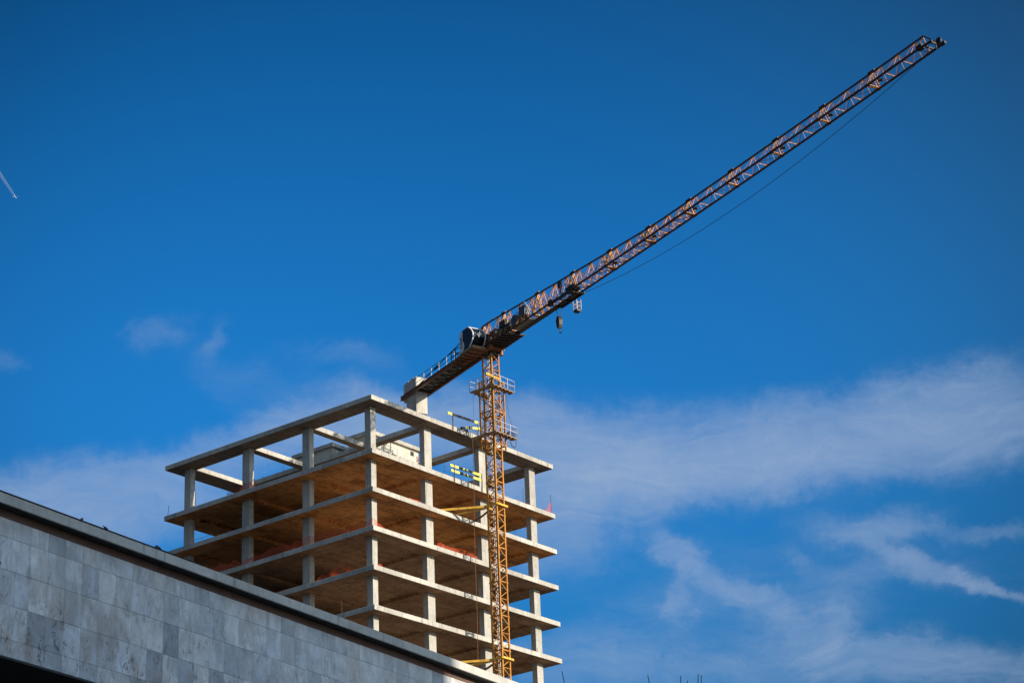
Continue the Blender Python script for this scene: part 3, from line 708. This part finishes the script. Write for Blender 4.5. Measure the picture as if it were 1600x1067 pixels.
# jib in sections: the chords droop slightly towards the tip
W2 = .575
def jz(r): return HJ - 0.015509 * r + 0.0002222 * r * r
def jh(r): return 2.63 + (1.20 - 2.63) * min(max(r, 0) / 27.6, 1)
def CH(r, k):  # k 0 top, -1 left, 1 right
    return (r, 0, jz(r) + jh(r)) if k == 0 else (r, W2 * k, jz(r))
edges = [-1.0, 2.7] + [2.7 + 6.0 * i for i in range(1, 11)]
for a, b in zip(edges[:-1], edges[1:]):
    heavy = a < 30
    m = MB(); n = max(1, round((b - a) / 2)); st = (b - a) / n
    lt = .060 if heavy else .040
    for i in range(n):
        r0 = a + st * i; r1 = r0 + st; rm = (r0 + r1) / 2
        for k in (-1, 1):
            m.bar(CH(r0, k), CH(rm, 0), lt); m.bar(CH(r1, k), CH(rm, 0), lt)
            m.bar(CH(rm, k), CH(rm, 0), lt * .9)
            if heavy:
                mid0 = Vector(CH(r0, k)).lerp(Vector(CH(rm, 0)), .5); mid1 = Vector(CH(r1, k)).lerp(Vector(CH(rm, 0)), .5)
                m.bar(mid0, CH(rm, k), lt * .6); m.bar(mid1, CH(rm, k), lt * .6)
        m.bar(CH(r0, -1), CH(r0, 1), lt * 1.3)
        if heavy: m.bar(CH(rm, -1), CH(rm, 1), lt * .9)
        if i % 2 == 0: m.bar(CH(r0, -1), CH(r1, 1), lt * .8)
        else: m.bar(CH(r0, 1), CH(r1, -1), lt * .8)
        if heavy: m.bar(CH(r0, 1), CH(rm, -1), lt * .7); m.bar(CH(rm, -1), CH(r1, 1), lt * .7)
    # end frame
    for rr in (a + .12, b - .12):
        for k in (-1, 1): m.bar(CH(rr, k), CH(rr, 0), lt * 1.5)
        m.bar(CH(rr, -1), CH(rr, 1), lt * 1.5)
    sec = m.build('jib_section', MO, crane)
    for k, th in ((0, .115), (-1, .13), (1, .13)):
        c = MB(); nseg = 3
        for i in range(nseg):
            p = Vector(CH(a + (b - a) * i / nseg, k)); q = Vector(CH(a + (b - a) * (i + 1) / nseg, k)); c.bar(p, q, th, th)
        if k == 0 and a > 2: p = Vector(CH(a, 0)); c.box(a - .36, a + .36, -.10, .10, p.z - .04, p.z + .15)
        if k != 0 and a > 2: p = Vector(CH(a, k)); c.box(a - .2, a + .2, W2 * k - .08, W2 * k + .08, p.z - .09, p.z + .08)
        c.build('chord', MJ, sec)
    if a > 12:
        g_ = MB(); rr = a + 1.1; g_.tube([(rr, -W2 + .1, jz(rr) - .12), (rr + .25, -W2 + .35, jz(rr) - .12)], .13, 8); g_.build('rope_guide', MD, sec)
# a service cable clipped along the inside
m = MB(); m.tube([(r, -.18, jz(r) + .42 + .05 * math.sin(r * 1.3)) for r in range(3, 63)], .02, 4); m.build('service_cable', MRope, crane)
# tip
rt = 62.7
m = MB(); zt = jz(rt)
m.bar((rt, -W2, zt), (rt + 1.3, -W2 + .1, zt), .15); m.bar((rt, W2, zt), (rt + 1.4, W2 - .05, zt), .13); m.bar((rt + 1.1, -W2, zt), (rt + 1.1, W2, zt), .14)
m.bar((rt, 0, zt + 1.2), (rt + 1.15, 0, zt + .1), .09); m.bar((rt + .3, -.7, zt + .1), (rt + .3, .75, zt + .1), .12)
m.box(rt - .25, rt + .35, -W2 - .12, -W2 + .25, zt - .1, zt + .25); m.box(rt + 1.05, rt + 1.55, W2 - .1, W2 + .1, zt - .06, zt + .16)
tp = m.build('jib_tip', MD, crane)
MB().tube([(rt + 1.25, .16, zt + .2), (rt + 1.25, .3, zt + .2)], .28, 14).build('pulley', MD, tp)
MB().tube([(rt + 1.1, .05, zt), (rt + 1.1, .05, zt - .45)], .06, 8).build('limit_switch', MD, tp)
# trolley rope, sagging under the jib
pts = []
for i in range(25):
    r = 14.7 + (61.0 - 14.7) * i / 24; x = (r - 14.7) / 46.3
    pts.append((r, .5, jz(r) - .18 - 6.7 * x * (1 - x) * (1.0 - .12 * x)))
MB().tube(pts, .022, 5).build('trolley_rope', MRope, crane)
# walkway plate along the inner jib
m = MB()
for i in range(6):
    r0 = 3.2 + 1.9 * i; m.box(r0, r0 + 1.86, .03, W2 + .02, jz(r0 + .9) - .14, jz(r0 + .9) - .075)
m.build('jib_walkway', MD, crane)
# trolley
tr = MB(); r0 = 12.6; zz = jz(13)
for yy in (-.66, .66): tr.bar((11.6, yy, zz - .16), (15.4, yy, zz - .20), .13, .16)
for rr in (11.7, 13.2, 15.2): tr.bar((rr, -.68, zz - .18), (rr, .68, zz - .18), .12, .12)
tr.box(14.3, 15.6, -.62, .1, zz - .1, zz + .42); tr.box(11.5, 12.1, -.75, -.5, zz - .3, zz + .25); tr.bar((13.4, -.45, zz), (13.1, -.5, zz + 1.4), .09); tr.box(13.0, 13.4, -.58, -.38, zz + .95, zz + 1.55)
trol = tr.build('trolley', MD, crane)
for rr in (11.8, 14.9):
    for yy in (-.66, .66): MB().tube([(rr, yy - .06, zz - .02), (rr, yy + .06, zz - .02)], .16, 12).build('wheel', MD, trol)
hb = MB(); RK = 12.1
hb.prism([(RK - .25, zz - 2.2), (RK - .28, zz - 1.75), (RK - .15, zz - 1.35), (RK + .15, zz - 1.35), (RK + .28, zz - 1.75), (RK + .25, zz - 2.2), (RK + .12, zz - 2.5), (RK - .12, zz - 2.5)], -.17, .17)
hook = hb.build('hook_block', MD, crane)
MB().tube([(RK, -.20, zz - 1.75), (RK, .20, zz - 1.75)], .27, 16).build('sheave', MD, hook)
hk = [(RK + .0, 0, zz - 2.45), (RK, 0, zz - 2.75)] + [(RK + .14 - .14 * math.cos(a), 0, zz - 2.85 - .14 * math.sin(a)) for a in [i * math.pi / 5 for i in range(0, 6)]]
MB().tube(hk, .05, 6).build('hook', MD, hook)
for dy in (-.2, .2):
    MB().tube([(RK + dy, 0, zz - 1.5), (RK + dy * 1.4 + .2, dy, zz - .2)], .03, 5).build('hoist_rope', MRope, crane)
bk = MB(); b0, b1 = 13.2, 13.8; y0, y1 = .85, 1.3
bk.box(b0, b1, y0, y1, zz - 1.25, zz - 1.05)
basket = bk.build('service_basket', MD, trol)
bk = MB()
for (x, y) in ((b0, y0), (b1, y0), (b0, y1), (b1, y1)): bk.bar((x, y, zz - 1.05), (x, y, zz - .1), .05)
for q in (-.75, -.4): bk.bar((b0, y0, zz + q), (b1, y0, zz + q), .04); bk.bar((b0, y1, zz + q), (b1, y1, zz + q), .04); bk.bar((b1, y0, zz + q), (b1, y1, zz + q), .04); bk.bar((b0, y0, zz + q), (b0, y1, zz + q), .04)
bk.bar((b0, y0, zz - 1.05), (b1, y0, zz - .15), .04); bk.bar((b0, y1, zz - 1.05), (b1, y1, zz - .15), .04)
bk.build('basket_rail', MGalv, basket)
# machinery at the jib root
m = MB(); m.box(2.3, 4.2, -.42, .42, HJ + .15, HJ + .95); m.box(2.6, 3.6, -.5, .5, HJ + .95, HJ + 1.5); m.build('winch_housing', MD, crane)
m = MB(); m.tube([(5.2, -.5, HJ + .75), (5.2, .5, HJ + .75)], .5, 18); m.build('hoist_drum', MBlue, crane)
m = MB(); m.box(5.9, 6.9, -.35, .3, HJ + .75, HJ + 1.7); m.build('control_cabinet', MBlue, crane)
for (x, y, z, s) in ((2.0, -.5, .6, .12), (4.4, -.5, 1.5, .12), (7.05, -.4, 1.5, .15), (4.6, -.5, .35, .1), (1.4, -.7, .2, .1)):
    MB().box(x, x + s * 1.6, y - s, y, HJ + z, HJ + z + s * 1.8).build('floodlight', MWhite, crane)
m = MB(); m.box(.5, 4.6, -1.0, 1.0, HJ - .30, HJ - .22)
for i in range(7): m.bar((.7 + .6 * i, -1.0, HJ - .34), (1.2 + .6 * i, 1.0, HJ - .34), .08, .1)
m.build('root_platform', MD, crane)
m = MB(); m.box(5.2, 8.0, -.55, .1, HJ - .22, HJ - .15); m.build('root_platform', MPl, crane)
m = MB()
for p, q in (((-1.3, 0, HJ + 2.6), (-.4, -.6, HJ)), ((-1.3, 0, HJ + 2.6), (-.4, .6, HJ)), ((-1.3, 0, HJ + 2.6), (1.0, 0, HJ + 2.6)), ((-1.3, 0, HJ + 2.6), (-2.6, -.6, HJ + .5)), ((-1.3, 0, HJ + 2.6), (-2.6, .6, HJ + .5)), ((1.5, -.575, HJ), (-1, -.575, HJ)), ((1.5, .575, HJ), (-1, .575, HJ))): m.bar(p, q, .13)
for x in (-.6, .1, .8, 1.4): m.box(x, x + .45, -.5, .5, HJ + .1 + .3 * (x > 0), HJ + .9 + .3 * (x > 0))
m.build('head_frame', MGi, crane)

# counter jib
GY, RZ = .87, -15.9
for yy in (-GY, GY):
    m = MB(); m.box(RZ, .2, yy - .11, yy + .11, HJ + .12, HJ + .17); m.box(RZ, .2, yy - .11, yy + .11, HJ + .47, HJ + .52); m.box(RZ, .2, yy - .03, yy + .03, HJ + .17, HJ + .47)
    m.build('counter_jib_girder', MGi, crane)
m = MB(); n = 11
for i in range(n):
    r0 = -12.9 + 1.15 * i
    m.bar((r0, -GY + .1, HJ + .2), (r0 + .58, GY - .1, HJ + .2), .07, .1); m.bar((r0 + .58, GY - .1, HJ + .2), (r0 + 1.15, -GY + .1, HJ + .2), .07, .1)
m.build('counter_jib_bracing', MD, crane)
for r0 in (RZ + .1, -12.9, -.2): MB().bar((r0, -GY, HJ + .3), (r0, GY, HJ + .3), .16, .3).build('cross_beam', MD, crane)
for i in range(8):
    r0 = -12.8 + 1.55 * i; MB().box(r0, r0 + 1.5, -GY + .12, GY - .12, HJ + .43, HJ + .465).build('deck_plate', MPl, crane)
hr = MB()
for yy in (-GY, GY):
    for hz in (.95, 1.45): hr.bar((-12.8, yy, HJ + hz), (-3.6, yy, HJ + hz), .04)
hand = hr.build('handrail', MRope, crane)
for yy in (-GY, GY):
    for i in range(7): MB().bar((-12.7 + 1.5 * i, yy, HJ + .52), (-12.7 + 1.5 * i, yy, HJ + 1.47), .045).build('rail_post', MGalv, hand)
m = MB(); m.bar((-12.6, -GY + .1, HJ + .6), (-3.2, -GY, HJ + 2.0), .06); m.bar((-9.2, -GY + .05, HJ + 1.06), (-8.4, -GY + .05, HJ + 1.2), .17); m.build('pendant_bar', MRope, crane)
for i in range(5):
    r0 = -13.25 - .52 * i
    m = MB(); m.box(r0 - .455, r0, -.63, .63, HJ - (1.95 if i < 4 else .1), HJ + 1.85 + (.06 if i % 2 else 0)); o = m.build('ballast_block', MB_, crane); bevel(o, .03)
    m = MB(); m.bar((r0 - .25, -.2, HJ + 1.85), (r0 - .25, .2, HJ + 1.85), .06, .25); m.build('lifting_loop', MRod, o)
m = MB(); m.box(-14.2, -13.35, -.3, .3, HJ - 2.15, HJ - 1.95); m.build('ballast_stop', MD, crane)

# cab, on the left side of the head
cx0, cx1, cy0, cy1, cz0, cz1 = -1.60, .60, -2.32, -1.00, HJ - .40, HJ + 1.72
def front(y):  # convex glass front profile in the (x,z) plane
    return [(cx1 - .95 + 1.2 * math.sin(math.pi * (.12 + .80 * i / 10)), cz0 + (cz1 - cz0) * i / 10) for i in range(11)]
prof = [(cx0, cz0)] + front(0) + [(cx0 + .5, cz1), (cx0, cz1 - .28)]
cab = MB(); cab.prism(prof, cy0, cy1); cab = cab.build('cab', MGlass, crane)
fp = front(0)
for yy in (cy0, cy1):
    m = MB(); 
    for p, q in zip(fp[:-1], fp[1:]): m.bar((p[0] + .02, yy, p[1]), (q[0] + .02, yy, q[1]), .10, .09, up=(0, 1, 0))
    m.build('cab_edge_trim', MWhite, cab)
m = MB(); gp = [(cx0 - .01, cz0), (cx0 + .62, cz0), (cx0 + .80, cz0 + .45), (cx0 + .72, cz0 + .85), (cx0 + .50, cz0 + 1.05), (cx0 + .54, cz1 + .01), (cx0 + .45, cz1 + .01), (cx0 - .01, cz1 - .27)]
m.prism(gp, cy0 - .03, cy0 + .02); m.build('cab_side_panel', MGrey, cab)
m = MB(); ym = (cy0 + cy1) / 2; m.bar((cx0 + .5, ym, cz1 + .02), (fp[-1][0], ym, cz1 + .02), cy1 - cy0, .05); m.bar((cx0 - .02, ym, cz1 - .26), (cx0 + .5, ym, cz1 + .02), cy1 - cy0, .05); m.build('cab_roof', MGrey, cab)
m = MB(); m.box(cx0 - .1, cx1 + .2, cy0 - .05, cy1 + .1, cz0 - .22, cz0 - .005)
for i in range(5): m.box(cx1 + .2, cx1 + .26, cy0 + .1 + .26 * i, cy0 + .2 + .26 * i, cz0 - .18, cz0 - .06, m=1)
m.build('cab_floor', [MDeck, MY], cab)
def text(body, size, mat_, parent, loc, xdir, ydir, name='lettering', extrude=.006):
    cu = bpy.data.curves.new(name, 'FONT'); cu.body = body; cu.size = size; cu.extrude = extrude; cu.offset = .008; cu.align_x = 'CENTER'; cu.align_y = 'CENTER'
    tmp = bpy.data.objects.new('tmp', cu); me = bpy.data.meshes.new_from_object(tmp); bpy.data.objects.remove(tmp)
    X = Vector(xdir).normalized(); Y = Vector(ydir).normalized(); Z = X.cross(Y)
    me.transform(Matrix(((X.x, Y.x, Z.x, loc[0]), (X.y, Y.y, Z.y, loc[1]), (X.z, Y.z, Z.z, loc[2] + ZO), (0, 0, 0, 1))))
    me.materials.clear(); me.materials.append(mat_); me.name = name
    o = bpy.data.objects.new(name, me); col.objects.link(o); o.parent = parent; return o
cyc = (cy0 + cy1) / 2
text('JASO', .46, MLet2, cab, (cx1 + .262, cyc, cz0 + 1.12), (0, 1, 0), (0, 0, 1))
text('JJ', .27, MLet2, cab, (cx1 + .225, cyc + .08, cz0 + 1.50), (0, 1, 0), (-.15, 0, 1), 'emblem')
text('JASO', .52, MLet, cab, (cx0 + .27, cy0 - .036, cz0 + .92), (0, 0, -1), (1, 0, 0))
# cab platform
m = MB(); m.box(-4.1, .2, -2.45, -.99, HJ - .62, HJ - .54)
for i in range(6): m.bar((-3.9 + .7 * i, -2.45, HJ - .68), (-3.9 + .7 * i, -.95, HJ - .68), .07, .1)
m.bar((-4.1, -2.4, HJ - .6), (-1.8, -1.0, HJ - .75), .09)
cp = m.build('cab_platform', MGi, crane); cp.location = (.95, 0, -.24)
m = MB()
for hz in (.0, .55, 1.1): m.bar((-4.05, -2.42, HJ - .54 + hz), (-4.05, -1.0, HJ - .54 + hz), .05); m.bar((-4.05, -2.42, HJ - .54 + hz), (-2.6, -2.42, HJ - .54 + hz), .05)
for (x, y) in ((-4.05, -2.42), (-4.05, -1.7), (-4.05, -1.0), (-3.3, -2.42)): m.bar((x, y, HJ - .54), (x, y, HJ + .6), .06)
m.build('handrail', MRope, cp)
MB().tube([(-3.7, -2.0, HJ - .62), (-3.6, -2.0, HJ - 1.0), (-3.2, -1.9, HJ - 1.05), (-3.0, -1.8, HJ - .7)], .06, 6).build('cable_loop', MRope, cp)
# loose cable on the lower work platform
mast_part(MB().tube([(1.75, -1.3, 75.7), (1.72, -1.3, 75.2), (1.5, -1.3, 74.9), (1.15, -1.25, 75.0), (1.0, -1.2, 75.4)], .04, 6), 'power_cable', MRope)
mast_part(MB().tube([(.95, -.95, 80.2), (1.1, -1.0, 78.4), (1.45, -1.15, 76.9), (1.7, -1.3, 76.0)], .02, 5), 'control_cable', MRope)
mast_part(MB().tube([(-1.4, 1.1, 80.3), (-1.42, 1.1, 77.8)], .015, 5), 'drop_line', MRope)
fm = Matrix.Translation((MX, MYc, 0)) @ Matrix.Rotation(TROT, 4, 'Z')
m = MB(); bp = [(.75, 75.82), (1.55, 75.82), (1.65, 76.15), (1.4, 76.4), (.95, 76.45), (.7, 76.2)]; m.prism(bp, -1.3, -.95); o = m.place('tool_bag', MBTarp, fm); bevel(o, .08, 2)
setp(o, 'dark blue bag lying on the lower work platform of the crane, against its railing', 'bag')

# ------------------------------------------------------------------ the marble-clad building in front
W1 = Vector((0.5181317, 0.8553008, 0)); NW = Vector((-0.8553008, 0.5181317, 0))
hall = empty('marble_clad_building', (W1 * 60 + NW * 45).to_tuple()[:3], math.atan2(W1.y, W1.x))
setp(hall, 'low building clad in weathered pale marble slabs with a thin concrete roof overhang', 'building')
WX = Matrix.Translation((-60, -45, 0))     # wall coordinates (u, distance, z) to the building's own
def H(): return MB(xf=WX)
U0, U1 = 34.0, 96.0
H().box(U0, U1, 45.05, 66, 17.66, 21.85).build('upper_wall', MJoint, hall)
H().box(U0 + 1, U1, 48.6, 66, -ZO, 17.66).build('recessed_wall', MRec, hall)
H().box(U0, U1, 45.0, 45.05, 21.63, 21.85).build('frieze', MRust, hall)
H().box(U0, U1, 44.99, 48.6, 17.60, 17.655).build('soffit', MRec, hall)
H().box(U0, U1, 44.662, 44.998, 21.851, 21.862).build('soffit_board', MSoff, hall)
H().box(U0, U1, 44.664, 66, 21.864, 21.93).build('eaves_slab', MCf, hall)
fu = U0; 
while fu < U1:
    fl = 5.9; H().box(fu + .006, min(fu + fl, U1), 44.587, 44.66, 21.85, 22.14).build('fascia_segment', MCf, hall); fu += fl
H().box(U0, U1, 44.664, 66, 21.932, 22.10).build('roof_deck', MBit, hall)
H().box(U0, 54.3, 44.575, 44.9, 22.142, 22.185).build('roof_edging', MBit, hall)
rows = [(21.08, 21.625), (20.13, 21.08), (19.145, 20.13), (18.165, 19.145), (17.665, 18.165)]
mesh_for = {}
PW = .733
for ri, (za, zb) in enumerate(rows):
    for k in range(-6, 44):
        u = 46.6 + PW * k
        h = zb - za - .0055; wd = PW - .0035
        if ri not in mesh_for:
            m = MB(dz=0); c = .004
            b = m.pts([(-wd/2, 0, -h/2), (wd/2, 0, -h/2), (wd/2, 0, h/2), (-wd/2, 0, h/2), (-wd/2, -.034, -h/2), (wd/2, -.034, -h/2), (wd/2, -.034, h/2), (-wd/2, -.034, h/2),
                       (-wd/2+c, -.04, -h/2+c), (wd/2-c, -.04, -h/2+c), (wd/2-c, -.04, h/2-c), (-wd/2+c, -.04, h/2-c)])
            for q in ((0, 1, 5, 4), (1, 2, 6, 5), (2, 3, 7, 6), (3, 0, 4, 7), (4, 5, 9, 8), (5, 6, 10, 9), (6, 7, 11, 10), (7, 4, 8, 11), (8, 9, 10, 11), (3, 2, 1, 0)):
                m.f.append(tuple(b + i for i in q)); m.m.append(0)
            mesh_for[ri] = m.mesh('marble_slab', MMarb)
        o = bpy.data.objects.new('marble_slab', mesh_for[ri]); col.objects.link(o); o.parent = hall
        o.location = (u + PW / 2 - 60, 45.042 - 45 - random.uniform(0, .004), (za + zb) / 2 + ZO)
        o.rotation_euler = (random.uniform(-.003, .003), 0, random.uniform(-.004, .004))
# pigeons on the edge
def pigeon(u, z, label, flip=1):
    m = MB(dz=0); rings = [(-.17, .012, .02), (-.13, .035, .03), (-.06, .07, .06), (.02, .085, .08), (.08, .07, .10), (.12, .045, .14), (.145, .04, .185), (.17, .035, .20), (.20, .012, .20)]
    prev = None; n = 8
    for x, r, z_ in rings:
        k = m.pts([(x * flip, r * math.cos(2 * math.pi * j / n), z_ + .06 + r * 1.0 * math.sin(2 * math.pi * j / n)) for j in range(n)])
        if prev is not None:
            for j in range(n): m.f.append((prev + j, prev + (j + 1) % n, k + (j + 1) % n, k + j)); m.m.append(0)
        prev = k
    for dy in (-.03, .03): m.bar((.02 * flip, dy, 0), (.02 * flip, dy, .09), .012)
    m.bar((.2 * flip, 0, .26), (.235 * flip, 0, .255), .014)
    o = m.build('small_bird', MBird); o.location = W1 * u + NW * 44.68 + Vector((0, 0, z + ZO)); o.rotation_euler = (0, 0, math.atan2(W1.y, W1.x) + .3 * flip); o.scale = (.5, .5, .5)
    setp(o, label, 'bird', 'small birds on the roof edge'); return o
pigeon(49.06, 22.185, 'dark bird on the marble building roof edge, nearest the left of the photo')
pigeon(50.12, 22.185, 'small dark bird alone on the roof edge, second from the left', -1)
pigeon(52.40, 22.185, 'left one of the close pair of small dark birds on the roof edge', 1)
pigeon(52.56, 22.185, 'right one of the close pair of small dark birds on the roof edge', -1)

# ------------------------------------------------------------------ birds in flight, airliner and its trail
def flyer(p, span, label, a):
    m = MB(dz=0); s = span / 2
    m.bar((0, -s * .35, 0), (0, s * .45, 0), s * .16); m.bar((0, 0, 0), (s * .5, s * .05, s * .18), s * .3, s * .05); m.bar((s * .5, s * .05, s * .18), (s, -s * .1, s * .05), s * .2, s * .04)
    m.bar((0, 0, 0), (-s * .5, s * .05, s * .18), s * .3, s * .05); m.bar((-s * .5, s * .05, s * .18), (-s, -s * .1, s * .05), s * .2, s * .04)
    o = m.build('flying_bird', MBird); o.location = Vector(p) + Vector((0, 0, ZO)); o.rotation_euler = (.2, .1, a)
    setp(o, label, 'bird', 'birds flying in the blue sky')
flyer((-55.68, 353.29, 179.12), .45, 'tiny dark bird flying high in the blue sky on the far left', .6)
flyer((-29.37, 360.2, 171.4), .38, 'tiny dark bird flying high above the tower, left of the jib', 1.4)
pp = Vector((-5090.1, 21795.4, 11000)); back = (Vector((-5133.9, 21262.8, 11000)) - pp).normalized()
tang = -back; side = Vector((-tang.y, tang.x, 0))
m = MB(dz=0)
def LP(a, b_, c=0): return tang * a + side * b_ + Vector((0, 0, c))
m.tube([LP(-32, 0), LP(-10, 0), LP(20, 0), LP(32, 0)], 3.2, 8)
for sg in (-1, 1): m.bar(LP(4, 0), LP(-12, sg * 30), 7, .8); m.bar(LP(-28, 0), LP(-33, sg * 11), 4, .6)
m.bar(LP(-28, 0, 2), LP(-33, 0, 11), .8, 5)
o = m.build('airliner', MPlane); o.location = pp + Vector((0, 0, ZO)); setp(o, 'tiny white airliner at the head of a short trail, left edge of the sky', 'airplane')
m = MB(dz=0)
for sg in (-1, 1):
    m.tube([tuple(back * d + side * (sg * (7 + d * .006)) + Vector((0, 0, 0))) for d in (45, 150, 300, 600, 1000, 1600)], 3.2, 10, r1=9)
o = m.build('condensation_trail', MTrail); o.location = pp + Vector((0, 0, ZO)); setp(o, 'short twin white vapour trail running off the left edge of the sky', 'vapour trail', kind='stuff')

# ------------------------------------------------------------------ bare trees whose top twigs reach the bottom of the picture
def bare_tree(base, tops, label, seed):
    rnd = random.Random(seed); root = empty('bare_tree', (base[0], base[1], 0)); setp(root, label, 'tree', 'bare trees behind the marble building')
    H0 = max(t[2] for t in tops) + ZO; cz = H0 * .62
    tk = MB(dz=0); tk.tube([(0, 0, 0), (.08, .02, H0 * .3), (-.06, .05, cz), (.02, 0, H0 * .82)], .24, 10, r1=.05); tk.build('trunk', MBark, root)
    cr = MB(dz=0)
    def limb(p, q, r0, r1, depth):
        p = Vector(p); q = Vector(q); L = (q - p).length
        path = [p]
        for i in range(1, 5):
            c = p.lerp(q, i / 4); 
            if i < 4: c += Vector((rnd.uniform(-1, 1), rnd.uniform(-1, 1), rnd.uniform(-.3, .3))) * L * .035
            path.append(c)
        cr.tube(path, r0, 5, r1=r1)
        if depth:
            for i in range(3):
                s = path[rnd.choice((2, 3))]; e = s + Vector((rnd.uniform(-1, 1), rnd.uniform(-1, 1), rnd.uniform(.5, 1.3))).normalized() * L * rnd.uniform(.25, .4)
                e.z = min(e.z, H0 - .55 - rnd.random() * .6); limb(s, e, r0 * .5, r1 * .8, depth - 1)
    for t in tops:
        q = Vector((t[0] - base[0], t[1] - base[1], t[2] + ZO)); p = Vector((q.x * .25, q.y * .25, H0 * .55)); m1 = p.lerp(q, .68) + Vector((.12, 0, -.1))
        limb(p, m1, .05, .018, 1); limb(m1, q, .022, .010, 1)
    for i in range(14):
        a = rnd.uniform(0, 6.28); h = rnd.uniform(.35, .7) * H0; e = Vector((math.cos(a) * rnd.uniform(1.2, 2.4), math.sin(a) * rnd.uniform(1.2, 2.4), min(h + rnd.uniform(1.5, 3.2), H0 - .8)))
        limb((0, 0, h), e, .06, .012, 2)
    cr.build('crown', MBark, root)
bare_tree((3.9, 60.2), [(3.19, 60, 15.58), (4.05, 60, 15.53), (4.22, 60.1, 15.42), (4.51, 60, 15.56), (4.58, 59.9, 15.50)], 'leafless tree showing a cluster of thin twigs at the bottom edge of the photo', 3)
bare_tree((.9, 60.5), [(.955, 60, 15.78)], 'leafless tree showing a single thin twig close right of the tower', 5)

# ------------------------------------------------------------------ the block across the street whose shade lies on the marble wall
edge_pt = W1 * 68.3 + NW * 45 + Vector((sunv.x, sunv.y, 0)).normalized() * 62
blk = empty('apartment_block', edge_pt, math.atan2(-W1.y, -W1.x)); setp(blk, 'plain plastered apartment block across the street, casting its shade on the marble building', 'building')
m = MB(dz=0); m.box(0, 32, 0, 15, 0, 42); m.build('wall', MBlock, blk)
m = MB(dz=0); m.box(0, 32.3, -.3, 15.3, 42, 42.3); m.build('roof', MCf, blk)
wm = MB(dz=0); wm.box(-.7, .7, -.06, .02, -.75, .75); wme = wm.mesh('window', MGlass)
for fl in range(12):
    for c_ in range(7):
        for side_y in (15.02,):
            o = bpy.data.objects.new('window', wme); col.objects.link(o); o.parent = blk; o.location = (3 + 4.1 * c_, side_y, 2.2 + 3.2 * fl)
